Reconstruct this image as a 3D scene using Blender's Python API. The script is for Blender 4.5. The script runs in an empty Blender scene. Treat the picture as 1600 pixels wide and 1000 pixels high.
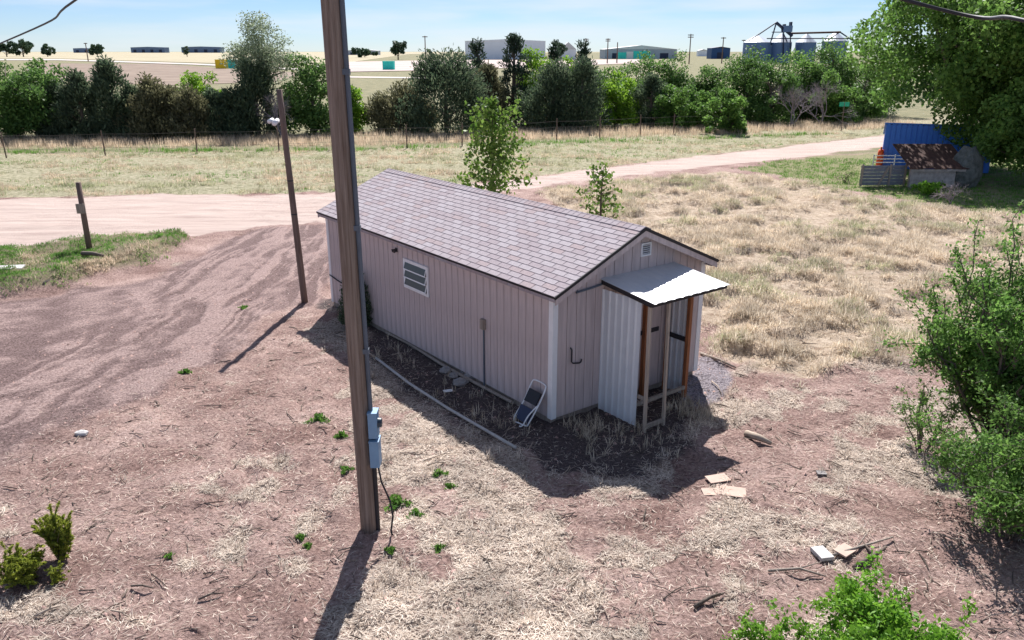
import bpy, math, random
import numpy as np
from mathutils import Vector, Matrix
PI = math.pi
rng = np.random.default_rng(7); random.seed(7)
scene = bpy.context.scene
COL = scene.collection
# ------------------------------------------------------------------ camera
F, PIT, CH = 1251.6, 0.3239, 5.879          # focal (px of a 1600 px wide picture), pitch down, height of the camera
cam_d = bpy.data.cameras.new('camera'); cam = bpy.data.objects.new('camera', cam_d); COL.objects.link(cam)
cam.location = (0, 0, CH); cam.rotation_euler = (PI/2 - PIT, 0, 0)
cam_d.sensor_width = 36; cam_d.lens = 36*F/1600; cam_d.clip_start = .1; cam_d.clip_end = 20000
scene.camera = cam
# ------------------------------------------------------------------ sky and sun
SUN_EL, SUN_AZ = math.radians(47.5), math.radians(86)
SUN = Vector((math.cos(SUN_AZ)*math.cos(SUN_EL), math.sin(SUN_AZ)*math.cos(SUN_EL), math.sin(SUN_EL)))
world = bpy.data.worlds.new('World'); scene.world = world; world.use_nodes = True
wn, wl = world.node_tree.nodes, world.node_tree.links
wn.clear()
wo = wn.new('ShaderNodeOutputWorld'); bg = wn.new('ShaderNodeBackground'); sky = wn.new('ShaderNodeTexSky')
sky.sky_type = 'NISHITA'; sky.sun_disc = False; sky.sun_elevation = SUN_EL; sky.sun_rotation = PI/2 - SUN_AZ
sky.altitude = 1500; sky.air_density = 1.0; sky.dust_density = .0; sky.ozone_density = 4.0
bg.inputs['Strength'].default_value = .05
tc = wn.new('ShaderNodeTexCoord'); mp = wn.new('ShaderNodeMapping'); mp.inputs['Scale'].default_value = (3.2, 3.2, 26)
cn = wn.new('ShaderNodeTexNoise'); cn.inputs['Scale'].default_value = 1.5; cn.inputs['Detail'].default_value = 7
cr = wn.new('ShaderNodeValToRGB'); cr.color_ramp.elements[0].position = .40; cr.color_ramp.elements[1].position = .72
mx = wn.new('ShaderNodeMixRGB'); mx.blend_type = 'MIX'; mx.inputs['Color2'].default_value = (9.6, 10.2, 10.8, 1)
mm = wn.new('ShaderNodeMath'); mm.operation = 'MULTIPLY'; mm.inputs[1].default_value = .68
wl.new(tc.outputs['Generated'], mp.inputs['Vector']); wl.new(mp.outputs['Vector'], cn.inputs['Vector'])
wl.new(cn.outputs['Fac'], cr.inputs['Fac']); wl.new(cr.outputs['Color'], mm.inputs[0]); wl.new(mm.outputs[0], mx.inputs['Fac'])
wb = wn.new('ShaderNodeMixRGB'); wb.blend_type = 'MULTIPLY'; wb.inputs['Fac'].default_value = 1; wb.inputs['Color2'].default_value = (.86, .97, 1.22, 1)
wl.new(sky.outputs['Color'], wb.inputs['Color1']); wl.new(wb.outputs['Color'], mx.inputs['Color1']); wl.new(mx.outputs['Color'], bg.inputs['Color']); wl.new(bg.outputs['Background'], wo.inputs['Surface'])
sd = bpy.data.lights.new('sun', 'SUN'); sd.energy = 5.0; sd.angle = math.radians(.5); sd.color = (1, .965, .945)
sun = bpy.data.objects.new('sun', sd); COL.objects.link(sun); sun.location = SUN*60
sun.rotation_euler = (-SUN).to_track_quat('-Z', 'Y').to_euler()
vs = scene.view_settings; vs.view_transform = 'Standard'; vs.look = 'None'; vs.gamma = 1; vs.exposure = .86; vs.use_curve_mapping = False
# ------------------------------------------------------------------ helpers
_c, _s = math.cos(PIT), math.sin(PIT)
def ray(px, py):
    x = (px-800)/F; y = -(py-500)/F
    return np.array([x, _c + y*_s, -_s + y*_c])
def G(px, py, z=0.):                      # where the line of sight through a picture point meets the ground
    d = ray(px, py); k = (z-CH)/d[2]; return np.array([0, 0, CH]) + d*k
def at(px, py, Y):                        # the same at distance Y
    d = ray(px, py); return np.array([0, 0, CH]) + d*Y/d[1]
def tag(o, label=None, cat=None, group=None, kind=None):
    if label: o['label'] = label
    if cat: o['category'] = cat
    if group: o['group'] = group
    if kind: o['kind'] = kind
    return o
def empty(name, loc=(0, 0, 0), rz=0., label=None, cat=None, group=None):
    o = bpy.data.objects.new(name, None); COL.objects.link(o); o.location = loc; o.rotation_euler = (0, 0, rz)
    o.empty_display_size = .2
    return tag(o, label, cat, group)
class MB:
    def __init__(s): s.v = []; s.f = []; s.m = []; s.n = 0
    def add(s, vs_, fs, mi=0):
        b = s.n; s.v.extend([tuple(map(float, p)) for p in vs_]); s.n += len(vs_)
        for f in fs: s.f.append(tuple(b+i for i in f)); s.m.append(mi)
        return s
    def box(s, x0, x1, y0, y1, z0, z1, mi=0, M=None):
        vs_ = [(x0,y0,z0),(x1,y0,z0),(x1,y1,z0),(x0,y1,z0),(x0,y0,z1),(x1,y0,z1),(x1,y1,z1),(x0,y1,z1)]
        if M is not None: vs_ = [M @ Vector(p) for p in vs_]
        return s.add(vs_, [(0,3,2,1),(4,5,6,7),(0,1,5,4),(1,2,6,5),(2,3,7,6),(3,0,4,7)], mi)
    def hexa(s, b4, t4, mi=0):             # 4 bottom and 4 top corners, both counter-clockwise from above
        return s.add(list(b4)+list(t4), [(0,3,2,1),(4,5,6,7),(0,1,5,4),(1,2,6,5),(2,3,7,6),(3,0,4,7)], mi)
    def prism(s, poly, axis, d0, d1, mi=0):  # a polygon (2-D) pushed along an axis
        n = len(poly)
        def P(p, d): return {'x': (d, p[0], p[1]), 'y': (p[0], d, p[1]), 'z': (p[0], p[1], d)}[axis]
        vs_ = [P(p, d0) for p in poly] + [P(p, d1) for p in poly]
        fs = [tuple(range(n))[::-1], tuple(range(n, 2*n))] + [(i, (i+1) % n, n+(i+1) % n, n+i) for i in range(n)]
        return s.add(vs_, fs, mi)
    def tube(s, pts, rad, n=8, mi=0, cap=True):
        pts = [Vector(p) for p in pts]
        if not hasattr(rad, '__len__'): rad = [rad]*len(pts)
        vs_ = []; ref = None
        for i, p in enumerate(pts):
            d = (pts[min(i+1, len(pts)-1)] - pts[max(i-1, 0)]).normalized()
            if ref is None: ref = Vector((1, 0, 0)) if abs(d.x) < .8 else Vector((0, 1, 0))
            sx = (ref - d*ref.dot(d)).normalized(); sy = d.cross(sx); ref = sx
            for k in range(n):
                a = 2*PI*k/n; vs_.append(p + (sx*math.cos(a) + sy*math.sin(a))*rad[i])
        fs = [(i*n+k, i*n+(k+1) % n, (i+1)*n+(k+1) % n, (i+1)*n+k) for i in range(len(pts)-1) for k in range(n)]
        if cap: fs += [tuple(range(n))[::-1], tuple(range((len(pts)-1)*n, len(pts)*n))]
        return s.add(vs_, fs, mi)
    def mesh(s, name, mats, smooth=False):
        me = bpy.data.meshes.new(name); me.from_pydata(s.v, [], s.f)
        for m in (mats if isinstance(mats, (list, tuple)) else [mats]): me.materials.append(m)
        me.polygons.foreach_set('material_index', s.m)
        if smooth: me.polygons.foreach_set('use_smooth', [True]*len(s.f))
        me.update(); return me
    def build(s, name, mats, parent=None, smooth=False):
        return link(name, s.mesh(name, mats, smooth), parent)
def link(name, me, parent=None):
    o = bpy.data.objects.new(name, me); COL.objects.link(o)
    if parent: o.parent = parent
    return o
def np_mesh(name, V, quads, mat, nper=4):
    me = bpy.data.meshes.new(name); nf = len(quads)
    me.vertices.add(len(V)); me.vertices.foreach_set('co', np.asarray(V, np.float32).ravel())
    me.loops.add(nf*nper); me.loops.foreach_set('vertex_index', np.asarray(quads, np.int32).ravel())
    me.polygons.add(nf); me.polygons.foreach_set('loop_start', np.arange(nf, dtype=np.int32)*nper)
    me.polygons.foreach_set('loop_total', np.full(nf, nper, np.int32))
    me.materials.append(mat); me.update(calc_edges=True); return me
# ------------------------------------------------------------------ noise and masks (numpy)
_T = rng.random((256, 256))
def vn(x, y):
    xi = np.floor(x).astype(int); yi = np.floor(y).astype(int); fx = x-xi; fy = y-yi
    fx = fx*fx*(3-2*fx); fy = fy*fy*(3-2*fy)
    g = lambda a, b: _T[a % 256, b % 256]
    return (g(xi, yi)*(1-fx)+g(xi+1, yi)*fx)*(1-fy) + (g(xi, yi+1)*(1-fx)+g(xi+1, yi+1)*fx)*fy
def fbm(x, y, o=4):
    r = 0; a = .5; t = 0
    for i in range(o): r = r + a*vn(x*2**i+17*i, y*2**i+31*i); t += a; a *= .5
    return r/t
def sdist(x, y, poly):                    # signed distance to a polygon, inside positive
    P = np.asarray(poly, float)[:, :2]; n = len(P)
    d = np.full(x.shape, 1e9); ins = np.zeros(x.shape, bool)
    for i in range(n):
        a = P[i]; b = P[(i+1) % n]; e = b-a
        t = np.clip(((x-a[0])*e[0]+(y-a[1])*e[1])/(e@e+1e-12), 0, 1)
        d = np.minimum(d, np.hypot(x-a[0]-t*e[0], y-a[1]-t*e[1]))
        c = ((a[1] > y) != (b[1] > y)) & (x < (b[0]-a[0])*(y-a[1])/(b[1]-a[1]+1e-12)+a[0]); ins ^= c
    return np.where(ins, d, -d)
def sm(v, a, b):
    t = np.clip((v-a)/(b-a), 0, 1); return t*t*(3-2*t)
GP = lambda pts: [G(*p)[:2] for p in pts]
ROAD = GP([(-400, 318), (0, 310), (200, 304), (380, 304), (520, 300), (640, 296), (830, 277), (1000, 255), (1150, 237), (1380, 211), (1500, 200), (1700, 186), (1700, 200),
           (1500, 217), (1370, 231), (1150, 256), (1000, 271), (830, 293), (690, 318), (600, 330), (515, 348), (420, 352), (330, 364), (200, 374), (60, 384), (-400, 400)])
DRIVE = GP([(515, 346), (530, 400), (515, 465), (455, 476), (400, 510), (350, 568), (250, 612), (160, 655), (60, 712), (-60, 770), (-300, 800), (-300, 520), (0, 468), (180, 447), (262, 425), (315, 392), (360, 366), (430, 350)])
FIELD = GP([(835, 300), (960, 282), (1130, 264), (1240, 282), (1330, 300), (1420, 318), (1700, 345), (1800, 620), (1600, 610), (1430, 575), (1300, 580), (1180, 588), (1140, 560), (1080, 520), (1000, 400), (880, 330)])
YARD = GP([(1130, 262), (1240, 246), (1360, 236), (1700, 215), (1800, 350), (1560, 335), (1420, 312), (1320, 298), (1230, 278)])
MOUND = GP([(-200, 400), (0, 398), (90, 388), (200, 372), (290, 372), (300, 385), (250, 410), (150, 440), (60, 460), (-200, 480)])
VERGE = GP([(-600, 240), (0, 240), (500, 235), (720, 226), (1000, 208), (1380, 190), (1700, 170), (1500, 200), (1380, 211), (1150, 237), (1000, 255), (830, 277), (640, 296), (380, 304), (0, 310), (-600, 325)])
GRAVEL = GP([(1082, 560), (1100, 548), (1150, 572), (1160, 600), (1130, 625), (1090, 640), (1060, 640), (1060, 600)])
APRON_SHADE = GP([(500, 480), (548, 480), (575, 560), (640, 612), (800, 706), (850, 742), (930, 752), (1010, 745), (1075, 700), (1100, 640), (1075, 560), (860, 560), (700, 420), (540, 440)])  # dark gravel around the shed, roughly where the shed's shadow falls
_pd = np.array(GP([(560, 300), (500, 350), (455, 400), (380, 460), (240, 540), (60, 610), (-200, 680)]))
_p3 = np.array(GP([(1050, 735), (1180, 690), (1300, 645), (1430, 600), (1560, 570)]))
_p4 = np.array(GP([(600, 330), (480, 358), (410, 400), (375, 470), (330, 550), (200, 640), (60, 760)]))
_p2 = np.array(GP([(330, 560), (400, 640), (440, 740), (480, 860), (520, 1040)]))
def along(x, y, P):                       # length along and distance off a path
    best = np.full(x.shape, 1e9); S = np.zeros(x.shape); T = np.zeros(x.shape); acc = 0
    for i in range(len(P)-1):
        a, b = P[i], P[i+1]; e = b-a; L = np.hypot(*e); t = np.clip(((x-a[0])*e[0]+(y-a[1])*e[1])/L**2, 0, 1)
        dx = x-a[0]-t*e[0]; dy = y-a[1]-t*e[1]; d = np.hypot(dx, dy); sg = np.sign(e[0]*dy-e[1]*dx)
        k = d < best; best = np.where(k, d, best); S = np.where(k, acc+t*L, S); T = np.where(k, d*sg, T); acc += L
    return S, T
def zones(x, y):
    w = (fbm(x*.9, y*.9, 4)-.5)
    z = {}
    sc = np.clip(y/25., .5, 3)
    z['road'] = sm(sdist(x, y, ROAD)+w*1.3, -.35, .45)
    z['drive'] = sm(sdist(x, y, DRIVE)+w*1.6, -.5, .7)*(1-z['road'])
    z['mound'] = sm(sdist(x, y, MOUND)+w*.9, -.2, .6)
    z['field'] = sm(sdist(x, y, FIELD)+w*1.6, -.3, .8)*(1-z['road'])
    z['yard'] = sm(sdist(x, y, YARD)+w*2, -.4, 1.2)*(1-z['road'])
    z['verge'] = sm(sdist(x, y, VERGE)+w*1.6, -.4, .6)*(1-z['road'])
    z['gravel'] = sm(sdist(x, y, GRAVEL)+w*.5, -.1, .25)
    z['apron_shade'] = sm(sdist(x, y, APRON_SHADE)+w*.9, -.25, .35)*(1-z['gravel'])
    back = sm(y, 44, 52)*(1-z['road'])*(1-z['verge'])*(1-z['yard'])
    z['back'] = back
    S_, T_ = along(x, y, _pd)
    T_ = T_+1.3*(fbm(x*.35+8, y*.35, 3)-.5)
    S4, T4 = along(x, y, _p4); T4 = T4+.9*(fbm(x*.5+28, y*.5, 3)-.5)
    cross = .9*(vn(T4*3.6+70, S4*.12)-.5)*vn(S4*.4+3, T4*.5)*1.7+.9*(vn(T4*10+5, S4*.35)-.5)*vn(S4*.6+40, T4*.9)*1.6
    mk = sm(fbm(x*.4+5, y*.4+77, 3), .40, .60)
    z['streak'] = np.clip(cross*(1-mk)+.5+(.25+.75*mk)*(.6*(vn(T_*3.1+50, S_*.14)-.5)+.8*(vn(T_*8+20, S_*.3)-.5)*vn(S_*.5, T_*.8)*1.6+.7*(vn(T_*18, S_*.8)-.5)*vn(S_*.7+9, T_)*1.6)+.6*(fbm(x*4, y*4, 3)-.5), 0, 1)
    st = fbm(x*.55+40, y*.55+9, 4) + .55*(fbm(x*2.3, y*2.3+70, 3)-.5)
    lean = np.clip((x+2.6)/3.2, -.7, .6)*.17
    s2, t2 = along(x, y, _p2)
    s3, t3 = along(x, y, _p3)
    bare = np.exp(-(t2/1.3)**2)*.12 + np.exp(-(t3/.65)**2)*.22
    z['straw'] = sm(st+lean-bare, .50, .65)*(1-z['drive'])*(1-z['road'])*(1-z['field'])*(1-z['gravel'])*(1-.96*z['apron_shade'])*sm(30-y, 0, 4)
    return z
def height(x, y, z=None):
    z = z or zones(x, y)
    near = sm(60-y, 0, 25)
    hgt = .05*(fbm(x*.5, y*.5, 3)-.5) + .045*(fbm(x*1.7+5, y*1.7, 3)-.5)*near
    fine = .12*(fbm(x*3.5+3, y*3.5, 4)-.5)*near + .03*(vn(x*9, y*9)-.5)*near
    S, T = along(x, y, _pd)
    str_ = (z['streak']-.5)*.055
    hgt = hgt + fine*(1-.6*z['drive'])*(1-.5*z['road']) + z['drive']*str_*near
    s2, t2 = along(x, y, _p2)
    m2 = np.exp(-(t2/1.5)**2)*sm(14-y, 0, 3)
    hgt = hgt + m2*((vn(t2*4+9, s2*.4)-.5)*.11 + (vn(t2*11, s2*2.5)-.5)*.025)
    hgt = hgt + (vn(x*.12+3, y*3.2)-.5)*.05*z['road']*near
    hgt = hgt + z['field']*.16*(sm(fbm(x*1.25+3, y*1.25, 3), .34, .66)-.4)*near
    hgt = hgt + z['mound']*(.22+.25*fbm(x*1.4, y*1.4, 3))
    d = np.hypot(x-(-1.2), y-16.5)
    return hgt*(.35+.65*sm(d, 1, 5)) - .02
def gz(x, y): return float(height(np.array([float(x)]), np.array([float(y)]))[0])
# ------------------------------------------------------------------ materials
def nt(name):
    m = bpy.data.materials.new(name); m.use_nodes = True; n = m.node_tree.nodes; n.clear(); return m, n, m.node_tree.links
def mat(name, col, rough=.8, var=.12, scale=6., bump=.0, metal=0., spec=.3, stretch=None, col2=None, bscale=None, island=0.):
    """plain procedural surface: base colour with noise variation, optional second colour in blotches, optional relief"""
    m, n, l = nt(name)
    o = n.new('ShaderNodeOutputMaterial'); p = n.new('ShaderNodeBsdfPrincipled'); l.new(p.outputs[0], o.inputs[0])
    p.inputs['Roughness'].default_value = rough; p.inputs['Metallic'].default_value = metal; p.inputs['Specular IOR Level'].default_value = spec
    t = n.new('ShaderNodeTexCoord'); mp_ = n.new('ShaderNodeMapping'); l.new(t.outputs['Object'], mp_.inputs[0])
    if stretch: mp_.inputs['Scale'].default_value = stretch
    no = n.new('ShaderNodeTexNoise'); no.inputs['Scale'].default_value = scale; no.inputs['Detail'].default_value = 6; no.inputs['Roughness'].default_value = .65
    l.new(mp_.outputs[0], no.inputs[0])
    r = n.new('ShaderNodeValToRGB'); e = r.color_ramp.elements; e[0].position = .3; e[1].position = .72
    c2 = col2 or tuple(c*(1+var) for c in col)
    e[0].color = (*[c*(1-var) for c in col], 1); e[1].color = (*c2, 1); l.new(no.outputs['Fac'], r.inputs[0])
    out = r.outputs[0]
    if island:
        g = n.new('ShaderNodeNewGeometry'); h = n.new('ShaderNodeHueSaturation'); ma = n.new('ShaderNodeMapRange')
        ma.inputs['To Min'].default_value = 1-island; ma.inputs['To Max'].default_value = 1+island
        l.new(g.outputs['Random Per Island'], ma.inputs[0]); l.new(ma.outputs[0], h.inputs['Value']); l.new(out, h.inputs['Color']); out = h.outputs[0]
    l.new(out, p.inputs['Base Color'])
    if bump:
        b = n.new('ShaderNodeBump'); b.inputs['Strength'].default_value = bump; b.inputs['Distance'].default_value = .02
        nb = n.new('ShaderNodeTexNoise'); nb.inputs['Scale'].default_value = bscale or scale*4; nb.inputs['Detail'].default_value = 5
        l.new(mp_.outputs[0], nb.inputs[0]); l.new(nb.outputs['Fac'], b.inputs['Height']); l.new(b.outputs[0], p.inputs['Normal'])
    return m
def leaf_mat(name, c1, c2, trans=.35, rough=.55):
    """leaves: every leaf its own tone between two greens, some light through"""
    m, n, l = nt(name)
    o = n.new('ShaderNodeOutputMaterial'); p = n.new('ShaderNodeBsdfPrincipled'); tr = n.new('ShaderNodeBsdfTranslucent'); mix = n.new('ShaderNodeMixShader')
    g = n.new('ShaderNodeNewGeometry'); r = n.new('ShaderNodeValToRGB'); e = r.color_ramp.elements
    e[0].color = (*c1, 1); e[1].color = (*c2, 1); l.new(g.outputs['Random Per Island'], r.inputs[0])
    t = n.new('ShaderNodeTexCoord'); no = n.new('ShaderNodeTexNoise'); no.inputs['Scale'].default_value = 1.1; no.inputs['Detail'].default_value = 3
    l.new(t.outputs['Object'], no.inputs[0])
    h = n.new('ShaderNodeHueSaturation'); ma = n.new('ShaderNodeMapRange'); ma.inputs['From Min'].default_value = .3; ma.inputs['From Max'].default_value = .7
    ma.inputs['To Min'].default_value = .7; ma.inputs['To Max'].default_value = 1.3
    l.new(no.outputs['Fac'], ma.inputs[0]); l.new(ma.outputs[0], h.inputs['Value']); l.new(r.outputs[0], h.inputs['Color'])
    l.new(h.outputs[0], p.inputs['Base Color']); l.new(h.outputs[0], tr.inputs['Color']); p.inputs['Roughness'].default_value = rough; p.inputs['Specular IOR Level'].default_value = .25
    mix.inputs[0].default_value = trans; l.new(p.outputs[0], mix.inputs[1]); l.new(tr.outputs[0], mix.inputs[2]); l.new(mix.outputs[0], o.inputs[0])
    return m
M = {}
M['siding'] = mat('siding_paint', (.49, .41, .40), .75, .17, 5, .2, stretch=(3, 3, .25), bscale=30)
M['groove'] = mat('wall_core', (.16, .125, .125), .9)
M['white'] = mat('white_paint', (.74, .74, .75), .5, .05, 5)
M['tin'] = mat('white_tin', (.66, .69, .72), .42, .06, 3, metal=.15, spec=.5)
M['tin_roof'] = mat('porch_tin', (.56, .56, .57), .4, .05, 2, metal=.1, spec=.5)
M['rawwood'] = mat('raw_wood', (.40, .33, .27), .85, .3, 4, .4, stretch=(6, 6, .6))
M['redwood'] = mat('red_brown_wood', (.30, .115, .05), .8, .3, 4, .3, stretch=(6, 6, .6))
M['oldwood'] = mat('grey_wood', (.30, .25, .21), .9, .3, 5, .4, stretch=(5, 5, .6))
M['dark'] = mat('dark_metal', (.03, .03, .035), .5)
M['black'] = mat('black_plastic', (.015, .015, .02), .5)
M['navy'] = mat('navy_plastic', (.02, .03, .07), .5)
M['drip'] = mat('black_drip_edge', (.025, .022, .025), .6)
M['pole'] = mat('pole_wood', (.23, .155, .115), .9, .45, 3.5, .9, stretch=(9, 9, .3), col2=(.34, .27, .225), bscale=12)
M['pole2'] = mat('small_pole_wood', (.17, .12, .10), .9, .35, 4, .6, stretch=(7, 7, .4))
M['conduit'] = mat('grey_conduit', (.10, .12, .15), .5, .1)
M['box'] = mat('grey_blue_box', (.17, .30, .45), .45, .08, spec=.5)
M['glass'] = mat('window_glass', (.035, .05, .07), .15, .1, spec=.35)
M['pvc'] = mat('weathered_pipe', (.42, .40, .38), .6, .2, 6)
M['stone'] = mat('grey_rock', (.27, .25, .24), .9, .3, 8, .5)
M['paper'] = mat('white_paper', (.8, .8, .8), .7, .03)
M['card'] = mat('tan_cardboard', (.50, .37, .30), .85, .1, 8)
M['stick'] = mat('dry_stick', (.36, .29, .23), .9, .3, 10, island=.4)
M['bark'] = mat('bark', (.14, .11, .09), .95, .3, 8, .6)
M['greybark'] = mat('grey_dead_bark', (.33, .28, .29), .95, .25, 8)
M['wire'] = mat('wire', (.025, .025, .03), .6)
M['fencewire'] = mat('fence_wire', (.17, .15, .14), .6)
M['blue'] = mat('blue_metal_siding', (.03, .16, .62), .45, .12, 2, spec=.5)
M['rust'] = mat('rusty_sheet', (.06, .032, .028), .85, .4, 4, col2=(.11, .055, .04))
M['whitewash'] = mat('flaking_whitewash', (.36, .33, .31), .9, .35, 5)
M['orange'] = mat('orange_plastic', (.75, .10, .02), .5)
M['tarp'] = mat('mossy_rock', (.11, .12, .11), .9, .5, 5, .5)
M['slate'] = mat('weathered_panel', (.19, .20, .23), .85, .25, 5, stretch=(1, 1, 5))
M['concrete'] = mat('concrete', (.5, .48, .46), .9, .15, 9, .3)
SH = [mat('shingle_tone', c, .92, .12, 30, .3, spec=.2) for c in [(.355, .31, .325), (.33, .28, .295), (.345, .28, .285), (.375, .335, .352)]]
M['underlay'] = mat('shingle_underlay', (.09, .075, .085), .95)
L = {}
L['elm'] = leaf_mat('elm_leaf', (.075, .165, .03), (.19, .32, .075), .5)
L['bright'] = leaf_mat('bright_leaf', (.12, .25, .02), (.27, .43, .05), .5)
L['green'] = leaf_mat('green_leaf', (.065, .14, .035), (.16, .27, .07), .48)
L['juniper'] = leaf_mat('juniper_needles', (.045, .08, .045), (.14, .18, .10), .4, .7)
L['brownjuniper'] = leaf_mat('olive_needles', (.085, .09, .045), (.21, .20, .11), .4, .7)
L['pine'] = leaf_mat('pine_needles', (.03, .055, .035), (.08, .11, .07), .3, .7)
L['pale'] = leaf_mat('pale_leaf', (.17, .22, .13), (.34, .39, .26), .45)
L['maple'] = leaf_mat('sapling_leaf', (.07, .16, .02), (.22, .32, .07), .45)
L['bush'] = leaf_mat('bush_leaf', (.07, .165, .03), (.21, .36, .085), .5)
L['lime'] = leaf_mat('lime_leaf', (.10, .26, .02), (.24, .44, .05), .45)
L['ygreen'] = leaf_mat('yellow_green_needles', (.16, .22, .03), (.42, .45, .07), .5)
L['far'] = leaf_mat('distant_leaf', (.045, .085, .05), (.08, .13, .07), .25)
L['dry'] = leaf_mat('dry_grass_blade', (.46, .37, .26), (.84, .75, .61), .45, .8)
L['straw'] = leaf_mat('straw_strand', (.40, .31, .24), (.85, .76, .65), .3, .85)
L['verge'] = leaf_mat('verge_blade', (.24, .28, .13), (.58, .54, .38), .5, .8)
L['weed'] = leaf_mat('weed_blade', (.075, .19, .03), (.20, .36, .07), .45, .7)
L['tan'] = leaf_mat('tall_tan_blade', (.48, .37, .26), (.74, .61, .46), .5, .85)
def ground_mat():
    m, n, l = nt('ground_soil')
    o = n.new('ShaderNodeOutputMaterial'); p = n.new('ShaderNodeBsdfPrincipled'); l.new(p.outputs[0], o.inputs[0]); p.inputs['Roughness'].default_value = .95
    p.inputs['Specular IOR Level'].default_value = .1
    geo = n.new('ShaderNodeNewGeometry')
    def noise(s, d=6, r=.6):
        q = n.new('ShaderNodeTexNoise'); q.inputs['Scale'].default_value = s; q.inputs['Detail'].default_value = d; q.inputs['Roughness'].default_value = r
        l.new(geo.outputs['Position'], q.inputs[0]); return q.outputs['Fac']
    def ramp(f, a, b, ca, cb):
        r = n.new('ShaderNodeValToRGB'); e = r.color_ramp.elements; e[0].position = a; e[1].position = b; e[0].color = (*ca, 1); e[1].color = (*cb, 1); l.new(f, r.inputs[0]); return r.outputs[0]
    def mixc(f, a, b):
        x = n.new('ShaderNodeMixRGB'); l.new(f, x.inputs[0]); l.new(a, x.inputs[1]); l.new(b, x.inputs[2]); return x.outputs[0]
    def attr(nm, hard=.28):
        a = n.new('ShaderNodeAttribute'); a.attribute_name = nm
        ad = n.new('ShaderNodeMath'); ad.operation = 'ADD'; l.new(a.outputs['Fac'], ad.inputs[0])
        s_ = n.new('ShaderNodeMath'); s_.operation = 'MULTIPLY_ADD'; s_.inputs[1].default_value = .7; s_.inputs[2].default_value = -.35; l.new(n5, s_.inputs[0]); l.new(s_.outputs[0], ad.inputs[1])
        r = n.new('ShaderNodeMapRange'); r.interpolation_type = 'SMOOTHSTEP'; r.inputs['From Min'].default_value = .5-hard; r.inputs['From Max'].default_value = .5+hard; l.new(ad.outputs[0], r.inputs[0]); return r.outputs[0]
    n5 = noise(4.5, 8, .7); n1 = noise(.7, 6); n20 = noise(22, 8, .75); n60 = noise(70, 4)
    soil = mixc(ramp(n1, .35, .65, (0,)*3, (1,)*3), ramp(n20, .36, .64, (.10, .058, .05), (.36, .235, .20)), ramp(n20, .34, .62, (.20, .125, .105), (.60, .44, .385)))
    sa_ = n.new('ShaderNodeAttribute'); sa_.attribute_name = 'streak'
    drive = mixc(ramp(sa_.outputs['Fac'], .35, .7, (0,)*3, (1,)*3), ramp(n20, .38, .62, (.085, .058, .053), (.30, .21, .195)), ramp(n20, .38, .62, (.19, .13, .118), (.50, .37, .335)))
    mpr = n.new('ShaderNodeMapping'); mpr.inputs['Scale'].default_value = (.25, 2.2, 1); l.new(geo.outputs['Position'], mpr.inputs[0])
    nr = n.new('ShaderNodeTexNoise'); nr.inputs['Scale'].default_value = 1.2; nr.inputs['Detail'].default_value = 8; nr.inputs['Roughness'].default_value = .7; l.new(mpr.outputs[0], nr.inputs[0])
    road = ramp(nr.outputs['Fac'], .32, .62, (.41, .31, .27), (.58, .47, .41))
    straw = ramp(n20, .40, .60, (.13, .085, .07), (.58, .48, .40))
    field = ramp(n5, .32, .66, (.28, .20, .14), (.58, .48, .37))
    yard = ramp(n5, .3, .7, (.13, .15, .06), (.36, .31, .19))
    verge = ramp(n5, .36, .64, (.17, .17, .09), (.47, .42, .30))
    grav = ramp(noise(28, 3, .8), .38, .62, (.10, .085, .095), (.42, .37, .39))
    apron_shade = ramp(noise(34, 4, .8), .36, .64, (.045, .035, .034), (.16, .125, .12))  # gravel colour with painted shade, darkened to deepen the shed's shadow
    mound = ramp(n5, .3, .7, (.12, .12, .06), (.30, .24, .17))
    back = ramp(n1, .3, .7, (.14, .145, .08), (.29, .255, .155))
    c = soil
    for nm, cc in (('straw', straw), ('drive', drive), ('back', back), ('verge', verge), ('field', field), ('yard', yard), ('apron_shade', apron_shade), ('gravel', grav), ('mound', mound), ('road', road)):
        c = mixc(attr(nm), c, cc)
    l.new(c, p.inputs['Base Color'])
    b = n.new('ShaderNodeBump'); b.inputs['Strength'].default_value = 1.0; b.inputs['Distance'].default_value = .06; l.new(n20, b.inputs['Height']); l.new(b.outputs[0], p.inputs['Normal'])
    return m
# ------------------------------------------------------------------ ground, road, driveway
def axis_pts(a, fine, lo, hi, g):
    pts = list(np.arange(-a, a+1e-6, fine)); x = a; s = fine
    up = []
    while x < hi: s = max(fine, g*x); x += s; up.append(x)
    dn = []; x = -a
    while x > lo: s = max(fine, g*abs(x)); x -= s; dn.append(x)
    return np.array(dn[::-1]+pts+up)
xs = axis_pts(9.5, .06, -5000, 5000, .035)
ys = [-30, -15, -5, 0, 2.5, 4.5]; y = 5.6
while y < 8000:
    ys.append(y); y += max(.055, .0062*y) if y < 62 else .05*y
ys = np.array(ys)
X, Y = np.meshgrid(xs, ys); nx, ny = len(xs), len(ys)
ZN = zones(X.ravel(), Y.ravel()); H = height(X.ravel(), Y.ravel(), ZN)
H = np.where(Y.ravel() > 75, -.02, H)
V = np.c_[X.ravel(), Y.ravel(), H]
ii = (np.arange(ny-1)[:, None]*nx + np.arange(nx-1)[None, :]).ravel()
Q = np.c_[ii, ii+1, ii+nx+1, ii+nx]
gm = ground_mat()
fz = {k: v[Q].mean(1) for k, v in ZN.items()}
which = np.zeros(len(Q), int)
which[fz['drive'] > .5] = 2; which[fz['road'] > .5] = 1; which[(fz['gravel'] > .5)] = 3
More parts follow.
